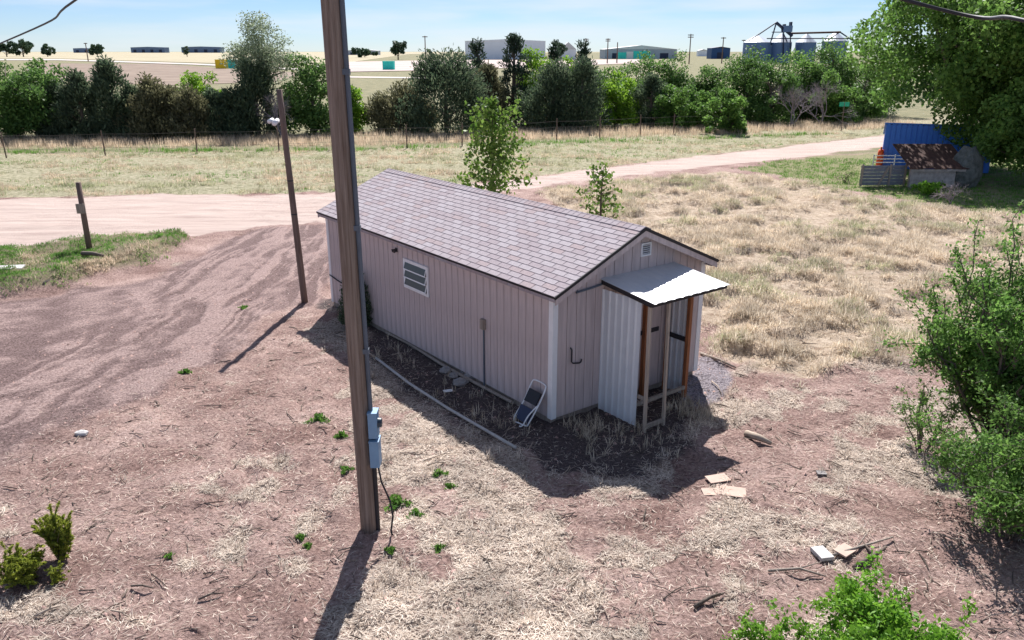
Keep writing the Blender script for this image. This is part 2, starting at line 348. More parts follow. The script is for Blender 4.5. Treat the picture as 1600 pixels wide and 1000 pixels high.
for k, nm in enumerate(['ground', 'dirt_road', 'driveway', 'gravel_path']):
    q = Q[which == k]; u, inv = np.unique(q, return_inverse=True); inv = inv.reshape(q.shape)
    me = np_mesh(nm, V[u], inv, gm); me.polygons.foreach_set('use_smooth', [True]*len(q))
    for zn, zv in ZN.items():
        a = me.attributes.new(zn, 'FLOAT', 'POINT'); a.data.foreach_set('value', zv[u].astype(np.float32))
    tag(link(nm, me), kind='structure')
def sheet(name, pts, z, m):
    me = bpy.data.meshes.new(name); me.from_pydata([(p[0], p[1], z) for p in pts], [], [tuple(range(len(pts)))]); me.materials.append(m)
    o = link(name, me); return tag(o, kind='structure')
sheet('crop_field', GP([(-900, 85), (-300, 91), (90, 91.5), (400, 101), (505, 103.5), (640, 84.5), (1000, 81.2), (-900, 81.2)]), .10, mat('ripe_field', (.38, .325, .20), .95, .2, .02, col2=(.45, .39, .26)))
sheet('bare_slope', GP([(60, 99), (250, 100), (390, 110), (480, 114), (430, 128), (250, 134), (60, 122)]), .05, mat('brown_fallow', (.22, .15, .11), .95, .35, .12, col2=(.30, .23, .17)))
sheet('dirt_lot', GP([(535, 97), (700, 94), (1000, 93), (1000, 99), (700, 110), (640, 111), (535, 113)]), .14, mat('pale_dirt_lot', (.46, .37, .33), .95, .2, .05))
sheet('far_road', GP([(-300, 92.5), (90, 92.5), (300, 99.5), (400, 104), (505, 110), (505, 112), (400, 106.5), (300, 101.5), (90, 94.5), (-300, 94.5)]), .18, mat('pale_track', (.50, .44, .40), .95, .1, .05))
sheet('cross_road', GP([(540, 119.5), (660, 121), (760, 122.5), (760, 124), (660, 123), (540, 121.5)]), .06, mat('pale_track', (.50, .44, .40), .95, .1, .05))
# ------------------------------------------------------------------ the shed
t_ = 2.2200; SX, SY = .6561, 12.0897
SL, SW, OE, OG, ZB, ZE, ZR = 8.342, 3.6, .148, .209, .12, 2.271, 3.115
shed = empty('shed', (SX, SY, 0), t_, 'long mauve pink wooden shed with pinkish grey shingle roof and tin porch', 'shed')
# shed frame: x runs back along the length, y = -v (v runs right along the front)
slope = (ZR-ZE)/(SW/2+OE)
def zroof(v): return ZE + slope*(v+OE) if v <= SW/2 else ZE + slope*(SW+OE-v)
TH = .11     # roof thickness measured down to the wall top
core = MB(); core.prism([(-.02, ZB), (-SW+.02, ZB), (-SW+.02, zroof(SW)-TH-.02), (-SW/2, ZR-TH-.03), (-.02, zroof(0)-TH-.02)], 'x', .02, SL)
core.build('wall', M['groove'], shed)
sk = MB(); sk.box(.05, SL, -.12, -.02, -.06, ZB); sk.box(.05, SL, -SW+.02, -SW+.12, -.06, ZB); sk.box(.05, .16, -SW+.12, -.12, -.06, ZB-.003); sk.build('skid', M['oldwood'], shed)
bw = .2032
zt = zroof(0)-TH+.005
me_b = None; i = 0; u = .085
while u < SL-.05:
    e = min(u+bw-.011, SL-.05)
    if e-u > bw-.02:
        if me_b is None: me_b = MB().box(0, bw-.011, -.012, .012, ZB-.03, zt).mesh('siding_board', M['siding'])
        o = link('siding_board', me_b, shed); o.location = (u, .0, 0)
    else: MB().box(u, e, -.012, .012, ZB-.03, zt).build('siding_board', M['siding'], shed)
    u += bw
v = .085
while v < SW-.07:
    e = min(v+bw-.011, SW-.07)
    pl = [(-v, ZB-.03), (-e, ZB-.03), (-e, zroof(e)-TH)] + ([(-SW/2, ZR-TH)] if v < SW/2 < e else []) + [(-v, zroof(v)-TH)]
    MB().prism(pl, 'x', -.012, .022).build('siding_board', M['siding'], shed)
    v += bw
# right and back walls
MB().box(.0, SL, -SW-.012, -SW+.019, ZB-.03, zt).build('side_wall', M['siding'], shed)
MB().prism([(-.0, ZB-.03), (-SW, ZB-.03), (-SW, zroof(SW)-TH), (-SW/2, ZR-TH), (-.0, zroof(0)-TH)], 'x', SL+.001, SL+.025).build('rear_wall', M['siding'], shed)
for (uu, vv, du, dv) in ((0, 0, 1, 1), (0, SW, 1, -1), (SL, 0, -1, 1)):
    c = MB(); w_ = .085
    x0, x1 = sorted((uu-du*.022, uu+du*w_)); y0, y1 = sorted((-(vv-dv*.022), -(vv+dv*w_-.004)))
    xs2 = sorted((uu-du*.022, uu+du*.010)); ys2 = sorted((-(vv-dv*.022), -(vv+dv*.012)))
    c.box(x0, x1, ys2[0], ys2[1], ZB-.04, zt-.002)
    lo, hi = (ys2[0] if dv < 0 else y0), (y1 if dv < 0 else ys2[1])
    if dv > 0: c.box(xs2[0], xs2[1], y0, ys2[0]-.0005, ZB-.04, zt-.004)
    else: c.box(xs2[0], xs2[1], ys2[1]+.0005, y1, ZB-.04, zt-.004)
    c.build('corner_trim', M['white'], shed)
# roof deck, shingles
ca, sa = 1/math.hypot(1, slope), slope/math.hypot(1, slope)
slen = (SW/2+OE)/ca
def roofM(side):    # local: x along ridge, y up the slope from the eave, z out of the roof
    if side < 0: ex, ey, ez, o_ = Vector((1, 0, 0)), Vector((0, -ca, sa)), Vector((0, sa, ca)), Vector((0, OE, ZE))
    else: ex, ey, ez, o_ = Vector((-1, 0, 0)), Vector((0, ca, sa)), Vector((0, -sa, ca)), Vector((SL, -SW-OE, ZE))
    Mx = Matrix((ex, ey, ez)).transposed().to_4x4(); Mx.translation = o_; return Mx
for side in (-1, 1):
    R_ = roofM(side)
    x0, x1 = (-OG, SL+OG)
    d = MB().box(x0+.01, x1-.01, .01, slen-.004, -.035, -.006); o = d.build('roof_deck', M['underlay'], shed); o.matrix_local = R_
    e = MB(); e.box(x0-.004, x0+.012, -.012, slen+.0, -.045, .006); e.box(x1-.012, x1+.004, -.012, slen, -.045, .006); e.box(x0+.013, x1-.013, -.014, .009, -.03, .001)
    o = e.build('drip_edge', M['drip'], shed); o.matrix_local = R_
nrow = 18; ex_ = slen/nrow; tabw = .3048
sh_me = [MB().hexa([(0, 0, .002), (tabw-.014, 0, .002), (tabw-.014, ex_+.03, -.004), (0, ex_+.03, -.004)], [(0, 0, .012), (tabw-.014, 0, .012), (tabw-.014, ex_+.03, .003), (0, ex_+.03, .003)]).mesh('shingle', m) for m in SH]
tabs = []
for r in range(nrow):
    off = (r % 2)*tabw/2 + .02*math.sin(r*2.1)
    x = -OG - tabw + off
    while x < SL+OG:
        a0, a1 = max(x, -OG+.013), min(x+tabw-.014, SL+OG-.013)
        if a1-a0 > .03: tabs.append((r, a0, a1, random.choices([0, 1, 2, 3], [4, 2.2, 1.4, 3])[0]))
        x += tabw
Rm = roofM(-1)
full = [q for q in tabs if abs(q[2]-q[1]-(tabw-.014)) < 1e-6]
full.sort(key=lambda q: q[1] + .25*q[0]*ex_)
part_t = full[:285]; ps = set(part_t)
for (r, a0, a1, c) in part_t:
    o = link('shingle', sh_me[c], shed); o.matrix_local = Rm @ Matrix.Translation((a0, r*ex_+.0, .001*random.random()))
rest = MB()
def tab_into(mb, r, a0, a1, c, jz=0):
    y0 = r*ex_; mb.hexa([(a0, y0, .002+jz), (a1, y0, .002+jz), (a1, y0+ex_+.03, -.004+jz), (a0, y0+ex_+.03, -.004+jz)], [(a0, y0, .012+jz), (a1, y0, .012+jz), (a1, y0+ex_+.03, .003+jz), (a0, y0+ex_+.03, .003+jz)], c)
for q in tabs:
    if q not in ps: tab_into(rest, *q)
o = rest.build('shingle_courses', SH, shed); o.matrix_local = Rm; o['kind'] = 'stuff'
rest = MB()
for q in tabs: tab_into(rest, *q)
o = rest.build('rear_shingle_courses', SH, shed); o.matrix_local = roofM(1); o['kind'] = 'stuff'
cap_me = []
for m in SH:
    c = MB(); wv = .135
    for sgn in (-1, 1):
        b4 = [(0, 0, .006), (.20, 0, .004), (.20, sgn*wv, .004-wv*slope), (0, sgn*wv, .006-wv*slope)]; t4 = [(0, 0, .020), (.20, 0, .012), (.20, sgn*wv, .012-wv*slope), (0, sgn*wv, .020-wv*slope)]
        if sgn < 0: b4 = [b4[i] for i in (0, 3, 2, 1)]; t4 = [t4[i] for i in (0, 3, 2, 1)]
        c.hexa(b4, t4)
    cap_me.append(c.mesh('ridge_cap', m))
x = -OG+.01
while x < SL+OG-.19:
    o = link('ridge_cap', random.choice(cap_me[:3]), shed); o.location = (x, -SW/2, ZR+.004); x += .142
# folded starter pieces along the eave, rake boards
st_me = [MB().box(0, .142, -.006, .006, -.075, 0).mesh('eave_tab', m) for m in SH]
x = -OG+.015
while x < SL+OG-.15:
    o = link('eave_tab', random.choice(st_me), shed); o.location = (x, OE-.006, ZE-.012+.003*random.random()); x += .1524
for uu in (-OG, SL+OG-.022):
    for sgn in (-1, 1):
        v0, v1 = (-OE+.02, SW/2) if sgn < 0 else (SW/2, SW+OE-.02)
        z0, z1 = zroof(v0)-.05, zroof(v1)-.05
        MB().prism([(-v0, z0-.10), (-v1, z1-.10), (-v1, z1), (-v0, z0)], 'x', uu+.006, uu+.024).build('rake_board', M['siding'], shed)
for sgn in (-1, 1):
    v0, v1 = (-OE+.02, .0) if sgn < 0 else (SW, SW+OE-.02)
    MB().box(-OG+.03, SL+OG-.03, -v1, -v0, zroof(-OE)-.10, zroof(-OE)-.085).build('soffit', M['siding'], shed)
# louvred window on the long wall
def on_left(u0, u1, z0, z1, y0, y1, mb): mb.box(u0, u1, y0, y1, z0, z1)
wu0, wu1, wz0, wz1 = 3.75, 4.70, 1.29, 1.90
wf = MB(); fr = .055
for a in ((wu0, wu1, wz0, wz0+fr), (wu0, wu1, wz1-fr, wz1), (wu0, wu0+fr, wz0+fr, wz1-fr), (wu1-fr, wu1, wz0+fr, wz1-fr)): wf.box(a[0], a[1], .012, .04, a[2], a[3])
win = wf.build('window', M['white'], shed)
MB().box(wu0+fr, wu1-fr, .013, .016, wz0+fr, wz1-fr).build('dark_opening', M['black'], win)
hh = (wz1-wz0-2*fr)/3
for k in range(3):
    zz = wz0+fr+k*hh; tilt = .10
    T0 = Matrix.Translation((0, .03, zz+hh)) @ Matrix.Rotation(tilt+.16, 4, 'X')
    p = MB(); p.box(wu0+fr+.02, wu1-fr-.02, -.002, .004, -hh+.025, -.01, M=T0); p.build('pane', M['glass'], win)
    s_ = MB()
    for a in ((wu0+fr+.004, wu1-fr-.004, -hh+.002, -hh+.025), (wu0+fr+.004, wu1-fr-.004, -.010, .004), (wu0+fr+.004, wu0+fr+.02, -hh+.025, -.01), (wu1-fr-.02, wu1-fr-.004, -hh+.025, -.01)): s_.box(a[0], a[1], -.006, .008, a[2], a[3], M=T0)
    s_.build('sash', M['white'], win)
fl = MB(); fl.box(4.95, 5.03, .012, .03, 1.97, 2.05); fl.tube([(4.97, .03, 2.01), (4.95, .10, 1.99)], [.02, .035], 8); fl.tube([(5.01, .03, 2.01), (5.04, .10, 1.99)], [.02, .035], 8); fl.build('flood_light', M['dark'], shed)
rs = MB(); rs.tube([(1.89, .03, .0), (1.89, .03, 1.2)], .016, 8); r_ = rs.build('wall_conduit', M['conduit'], shed)
rb = MB(); rb.box(1.84, 1.94, .012, .075, 1.15, 1.34); rb.box(1.845, 1.935, .076, .084, 1.155, 1.335); rb.build('outlet_box', M['oldwood'], r_)
cb = MB(); cb.tube([(8.35, .03, .75), (7.9, .03, .70), (7.2, .03, .67)], .014, 6); cb.build('wall_cable', M['wire'], shed)
fs = MB(); fs.tube([(-.03, -.45, 2.20), (-.035, -.8, 2.225), (-.03, -1.06, 2.25)], .018, 6); fs.build('gable_pipe', M['conduit'], shed)
# gable vent
gv = MB()
for a in ((1.90, 2.14, 2.57, 2.595), (1.90, 2.14, 2.775, 2.80), (1.90, 1.925, 2.595, 2.775), (2.115, 2.14, 2.595, 2.775)): gv.box(-.035, -.012, -a[1], -a[0], a[2], a[3])
gv = gv.build('gable_vent', M['white'], shed)
MB().box(-.016, -.0125, -2.113, -1.927, 2.597, 2.773).build('vent_opening', M['black'], gv)
for k in range(5):
    T0 = Matrix.Translation((-.022, 0, 2.612+k*.036)) @ Matrix.Rotation(-.6, 4, 'Y')
    MB().box(-.012, .012, -2.112, -1.928, -.002, .003, M=T0).build('vent_slat', M['white'], gv)
hk = MB(); hk.tube([(-.014, -.37, 1.27), (-.05, -.37, 1.24), (-.05, -.37, 1.03), (-.05, -.40, 1.0), (-.05, -.54, .97), (-.05, -.58, .985), (-.05, -.59, 1.03)], .013, 8); hk.build('door_hook', M['dark'], shed)
dn = MB(); dn.box(-.03, -.013, -2.45, -1.25, .14, 2.05); d_ = dn.build('door', M['siding'], shed)
MB().box(-.045, -.031, -2.44, -1.26, 1.14, 1.22).build('door_bar', M['dark'], d_)
# tin porch on the front
def corr(mb, P0, ex, ey, w, hgt, n, amp, th=.004, sub=6):
    """ribbed sheet: P0 corner, ex along the ribs' spacing, ey along the ribs"""
    nz = ex.cross(ey).normalized(); prof = []
    for i in range(n*sub+1):
        a = (i % sub)/sub; o = amp if a < .18 or a > .94 else 0.
        prof.append((w*i/(n*sub), o))
    vs_ = []
    for (x_, o) in prof:
        for yy in (0, hgt):
            for dz in (0, th): vs_.append(P0 + ex*x_ + ey*yy + nz*(o+dz))
    fs_ = []
    for i in range(len(prof)-1):
        b = i*4; c_ = b+4
        fs_ += [(b, c_, c_+2, b+2), (b+1, b+3, c_+3, c_+1), (b, b+1, c_+1, c_), (b+2, c_+2, c_+3, b+3)]
    fs_ += [(0, 2, 3, 1), (b+4, b+5, b+7, b+6)]
    mb.add(vs_, fs_)
pr = MB(); A = Vector((-.012, -.98, 2.345)); B = Vector((-.012, -2.98, 2.345)); Cc = Vector((-1.22, -1.0, 2.20))
corr(pr, A + Vector((0, 0, .0)), Vector((0, -1, 0)), (Cc-A).normalized(), 1.82, (Cc-A).length, 9, .007)
porch = pr.build('porch_roof', M['tin_roof'], shed)
fr_ = MB(); fr_.hexa([(-1.18, -1.0, 2.13), (-1.14, -1.0, 2.13), (-1.14, -2.78, 2.13), (-1.18, -2.78, 2.13)][::-1], [(-1.18, -1.0, 2.192), (-1.14, -1.0, 2.196), (-1.14, -2.78, 2.196), (-1.18, -2.78, 2.192)][::-1])
for yy in (-1.0, -2.74):
    fr_.hexa([(-1.14, yy, 2.12), (-.03, yy, 2.25), (-.03, yy-.04, 2.25), (-1.14, yy-.04, 2.12)][::-1], [(-1.14, yy, 2.195), (-.03, yy, 2.335), (-.03, yy-.04, 2.335), (-1.14, yy-.04, 2.195)][::-1])
fr_.build('porch_rafter', M['drip'], porch)
lp = MB(); corr(lp, Vector((-.02, -1.05, .0)), Vector((-1, 0, 0)), Vector((0, 0, 1)), .90, 2.16, 6, .014); lp.build('porch_side_sheet', M['tin'], shed)
rp = MB(); corr(rp, Vector((-.02, -2.66, .0)), Vector((-1, 0, 0)), Vector((0, 0, 1)), .52, 2.2, 4, .014); rp.build('porch_side_sheet', M['tin'], shed)
for (x_, y_, tx, ty, w_, m_) in ((-1.12, -1.04, .03, 0, .046, 'rawwood'), (-1.11, -1.50, .02, .03, .044, 'rawwood'), (-.56, -2.63, 0, 0, .07, 'redwood'), (-.07, -2.06, 0, 0, .08, 'redwood'), (-.10, -2.6, 0, 0, .05, 'redwood')):
    p = MB(); zb_ = -.05; zt_ = 2.13 if x_ < -.9 else 2.16
    p.hexa([(x_-w_/2, y_+w_/2, zb_), (x_-w_/2, y_-w_/2, zb_), (x_+w_/2, y_-w_/2, zb_), (x_+w_/2, y_+w_/2, zb_)], [(x_-w_/2+tx, y_+w_/2+ty, zt_), (x_-w_/2+tx, y_-w_/2+ty, zt_), (x_+w_/2+tx, y_-w_/2+ty, zt_), (x_+w_/2+tx, y_+w_/2+ty, zt_)])
    p.build('porch_post', M[m_], shed)
MB().box(-1.135, -1.085, -1.472, -1.07, .03, .09).build('porch_rail', M['oldwood'], shed)
MB().box(-.62, -.57, -2.58, -1.1, .16, .22).build('porch_rail', M['oldwood'], shed)
MB().box(-.55, -.10, -2.642, -2.612, 1.02, 1.10).build('porch_rail', M['dark'], shed)
MB().box(-1.05, -.05, -1.09, -1.06, .50, .56).build('porch_rail', M['oldwood'], shed)
def S(u, v, z=0.):       # a point given in shed coordinates
    return Vector((SX + math.cos(t_)*u + math.sin(t_)*v, SY + math.sin(t_)*u - math.cos(t_)*v, z))
# ------------------------------------------------------------------ poles
b = G(577, 825); tp = at(516, 0, b[1]); ln = (tp-b)/tp[2]
pole = empty('utility_pole', (b[0], b[1], gz(b[0], b[1])-.1), 0, 'tall weathered wooden utility pole with blue grey meter boxes', 'utility pole')
HP = 8.2
sh = MB(); pts = [(ln[0]*z, ln[1]*z, z) for z in np.linspace(-.2, HP, 14)]; sh.tube(pts, list(np.linspace(.108, .098, 14)), 20); sh.build('shaft', M['pole'], pole, True)
cd = MB(); cx, cy = .128, -.02
cd.tube([(cx+ln[0]*z, cy+ln[1]*z, z) for z in (1.82, 4.2, HP-.3)], [.028]*3, 8)
for z in (2.6, 4.1, 5.8): cd.box(.06+ln[0]*z, .16+ln[0]*z, cy-.035, cy+.035, z-.03, z+.03)
cd.build('conduit', M['conduit'], pole, False)
c2 = MB(); c2.tube([(cx-.01, cy, -.05), (cx-.01, cy, 1.08)], .03, 8); c2.build('conduit', M['dark'], pole)
mbx = MB(); mbx.box(.09, .20, -.12, .05, 1.48, 1.80); mbx.box(.085, .205, -.125, .055, 1.802, 1.822); mb_ = mbx.build('meter_box', M['box'], pole)
mg = MB(); mg.tube([(.201, -.035, 1.66), (.245, -.035, 1.66)], [.065, .06], 16); mg.build('meter', M['glass'], mb_)
dx = MB(); dx.box(.09, .205, -.13, .06, 1.08, 1.42); dx.box(.085, .211, -.135, .065, 1.422, 1.442); db_ = dx.build('breaker_box', M['box'], pole)
nip = MB(); nip.tube([(.14, -.03, 1.44), (.14, -.03, 1.482)], .03, 8); nip.build('nipple', M['dark'], db_)
kc = MB(); kc.tube([(.17, -.05, 1.08), (.21, -.09, .86), (.31, -.13, .62), (.34, -.14, .40), (.31, -.16, .2), (.34, -.17, .02), (.30, -.22, -.02)], .012, 6); kc.build('loose_cable', M['wire'], pole, True)
b2 = G(476, 470); t2 = at(436, 137, b2[1])
sp = empty('small_pole', (b2[0], b2[1], gz(b2[0], b2[1])), 0, 'thin dark wooden pole with a white camera, standing by the driveway', 'pole')
l2 = (t2-b2)/t2[2]; q = MB(); q.tube([(l2[0]*z, 0, z) for z in np.linspace(-.2, t2[2], 8)], list(np.linspace(.085, .066, 8)), 12); q.build('shaft', M['pole2'], sp, True)
for z in (2.2, 3.0, 3.9, 4.4): MB().tube([(l2[0]*z, 0, z), (l2[0]*z, 0, z+.03)], .089-.005*z, 12).build('band', M['dark'], sp)
cmx = l2[0]*4.3
cmb = MB(); cmb.tube([(cmx-.08, -.02, 4.36), (cmx-.2, -.05, 4.38)], .02, 6); cmb.tube([(cmx-.14, .05, 4.40), (cmx-.17, -.16, 4.34)], [.05, .06], 10); cmb.tube([(cmx-.24, .02, 4.42), (cmx-.29, -.14, 4.38)], [.04, .05], 10); cmb.build('camera', M['white'], sp, True)
b3 = G(142, 402)
pl3 = at(124, 296, b3[1])-b3
pt = empty('wooden_post', (b3[0], b3[1], gz(b3[0], b3[1])-.05), 0, 'short dark post with a small plate, beside the dirt road', 'post')
MB().tube([(0, 0, -.1), (pl3[0]*.5, 0, pl3[2]*.5), (pl3[0], 0, pl3[2])], [.085, .08, .075], 10).build('shaft', M['pole2'], pt, True)
MB().box(pl3[0]*.62-.13, pl3[0]*.62+.13, -.115, -.085, pl3[2]*.56, pl3[2]*.70).build('plate', M['oldwood'], pt)
# overhead wires
wl_ = MB(); P0 = Vector((b[0]+ln[0]*8, b[1]+ln[1]*8, 8.0)); a1 = Vector(at(118, 0, 14)); a2 = Vector(at(0, 68, 22)); a3 = Vector(at(-300, 190, 42))
def spline(ps, n=10):
    out = []
    for i in range(len(ps)-1):
        p0 = ps[max(i-1, 0)]; p1 = ps[i]; p2 = ps[i+1]; p3 = ps[min(i+2, len(ps)-1)]
        for k in range(n):
            t = k/n; out.append(.5*((2*p1)+(p2-p0)*t+(2*p0-5*p1+4*p2-p3)*t*t+(3*p1-p0-3*p2+p3)*t**3))
    out.append(ps[-1]); return out
wl_.tube(spline([P0, a1, a2, a3]), .019, 6); tag(wl_.build('overhead_wire', M['wire'], None, True), 'dark overhead wire crossing the top left corner of the sky', 'wire')
wr = MB(); wr.tube(spline([P0, Vector(at(1415, 0, 8.5)), Vector(at(1600, 32, 7.2)), Vector(at(1900, 130, 5.6))]), .019, 6); tag(wr.build('overhead_wire', M['wire'], None, True), 'thick dark overhead wire in front of the big tree at the upper right', 'wire')
# ------------------------------------------------------------------ foliage tools
def unit(n):
    v = rng.normal(size=(n, 3)); return v/np.linalg.norm(v, axis=1)[:, None]
def leaves(Cn, d, ln_, wd, mat_, name, parent):
    """one diamond-shaped leaf at each point, along direction d"""
    n = len(Cn); s = np.cross(d, unit(n)); s /= np.linalg.norm(s, axis=1)[:, None]+1e-9
    ln_ = ln_*(.6+.8*rng.random(n))[:, None]; wd = wd*(.6+.8*rng.random(n))[:, None]
    Vv = np.stack([Cn-d*ln_*.5, Cn+s*wd*.5, Cn+d*ln_*.5, Cn-s*wd*.5], 1).reshape(-1, 3)
    return link(name, np_mesh(name, Vv, np.arange(4*n).reshape(-1, 4), mat_), parent)
def limb_tubes(mb, start, end, r0, r1, n=5, wob=.08):
    start = np.array(start); end = np.array(end); Ld = np.linalg.norm(end-start)
    ps = [start + (end-start)*t + (rng.normal(size=3)*wob*Ld*math.sin(PI*t)) + np.array([0, 0, .10*Ld*math.sin(PI*t)]) for t in np.linspace(0, 1, n)]
    mb.tube(ps, list(np.linspace(r0, r1, n)), 5, cap=False); return ps
def tree(name, loc, H_, R_, kind, leafm, label, cat='tree', group=None, nl=4500, nc=48, ls=.17, trunk=None, barkm='bark', lean=0., base=.2, fill=.5):
    e = empty(name, loc, rng.random()*6.28, label, cat, group)
    mb = MB(); r0 = trunk or .025*H_+.03
    C = []; Rc = []
    for i in range(nc):
        if kind in ('round', 'sparse'):
            d = unit(1)[0]; d[2] = d[2]*.9+.12
            rr = (rng.random()**.45)*(.80+.3*rng.random())
            c = np.array([d[0]*R_*rr, d[1]*R_*rr, H_*(base+(1-base)/2) + d[2]*H_*(1-base)/2*rr]); rc = (.27+.20*rng.random())*min(R_, H_*.4)*(1 if nc < 150 else .62)
            if base == .02 and i % 3 == 0: c[2] = H_*(.04+.30*rng.random()); c[:2] *= .95
        elif kind == 'juniper':
            z = rng.random()**1.15; prof = (1-z**1.8)**.75*(.55+.45*min(1, z*5))
            a = rng.random()*6.28; rr = prof*R_*(.55+.45*rng.random()**.5)*(.85+.3*rng.random())
            c = np.array([math.cos(a)*rr, math.sin(a)*rr, z*H_*.93+.05*H_]); rc = (.20+.16*rng.random())*R_+.08
        else:   # pine: whorls with gaps
            z = .22+.78*(int(rng.random()*9)/9.)+.03*rng.normal(); a = rng.random()*6.28; prof = max(.08, (1-z))**.7
            rr = prof*R_*(.35+.75*rng.random()); c = np.array([math.cos(a)*rr, math.sin(a)*rr, min(.97, z)*H_+.12*rr]); rc = (.13+.10*rng.random())*R_+.07
        C.append(c); Rc.append(rc)
    C = np.array(C); Rc = np.array(Rc)
    top = H_*(.9 if kind in ('juniper', 'pine') else .62)
    mb.tube([(0, 0, -.2), (lean*.3, .02, top*.35), (lean*.7, -.03, top*.7), (lean, 0, top)], [r0*1.25, r0, r0*.6, r0*.2], 8)
    for c in C[:min(nc, 34)]:
        z0 = min(max(.12*H_, c[2]-(.25 if kind == 'juniper' else .55)*np.hypot(c[0], c[1])-.1*H_), top*.95)
        limb_tubes(mb, (lean*z0/top, 0, z0), c, r0*.33, r0*.06)
    mb.build('trunk', M[barkm], e, True)
    w = Rc**2; k = rng.choice(nc, nl, p=w/w.sum())
    off = unit(nl)*(rng.random(nl)**fill)[:, None]*Rc[k][:, None]
    if kind == 'juniper': off[:, 2] *= 1.35
    else: off[:, 2] *= .8
    P = C[k]+off; P[:, 2] = np.maximum(P[:, 2], .05)
    d = unit(nl)
    if kind in ('juniper', 'pine'):
        o_ = P.copy(); o_[:, 2] = 0; o_ /= np.linalg.norm(o_, axis=1)[:, None]+1e-6; d = d*.6+o_*.5+np.array([0, 0, .7]); d /= np.linalg.norm(d, axis=1)[:, None]
        leaves(P, d, ls*1.5, ls*.5, leafm, 'crown', e)
    else: leaves(P, d, ls, ls*.7, leafm, 'crown', e)
    return e
def bare_tree(name, loc, H_, label, cat='tree', group=None, m='greybark', spread=.75, r0=.07, depth=5):
    e = empty(name, loc, rng.random()*6, label, cat, group); mb = MB(); tw = MB()
    def grow(p, d, ln_, r, k):
        q = p + d*ln_; (mb if k > 2 else tw).tube([p, p+(q-p)*.5+Vector(rng.normal(size=3))*ln_*.05, q], [r, r*.8, r*.62], 5 if k > 2 else 3, cap=False)
        if k == 0: return
        for i in range(3 if k > 1 else 4):
            nd = (d + Vector(rng.normal(size=3))*spread*.62 + Vector((0, 0, .12))).normalized(); grow(p+d*ln_*(.55+.45*rng.random()), nd, ln_*(.62+.2*rng.random()), r*.58, k-1)
    for i in range(3): grow(Vector((0, 0, -.05)), (Vector(rng.normal(size=3))*.33+Vector((0, 0, 1))).normalized(), H_*.33, r0, depth)
    mb.build('trunk', M[m], e); tw.build('twigs', M[m], e)['kind'] = 'stuff'; return e
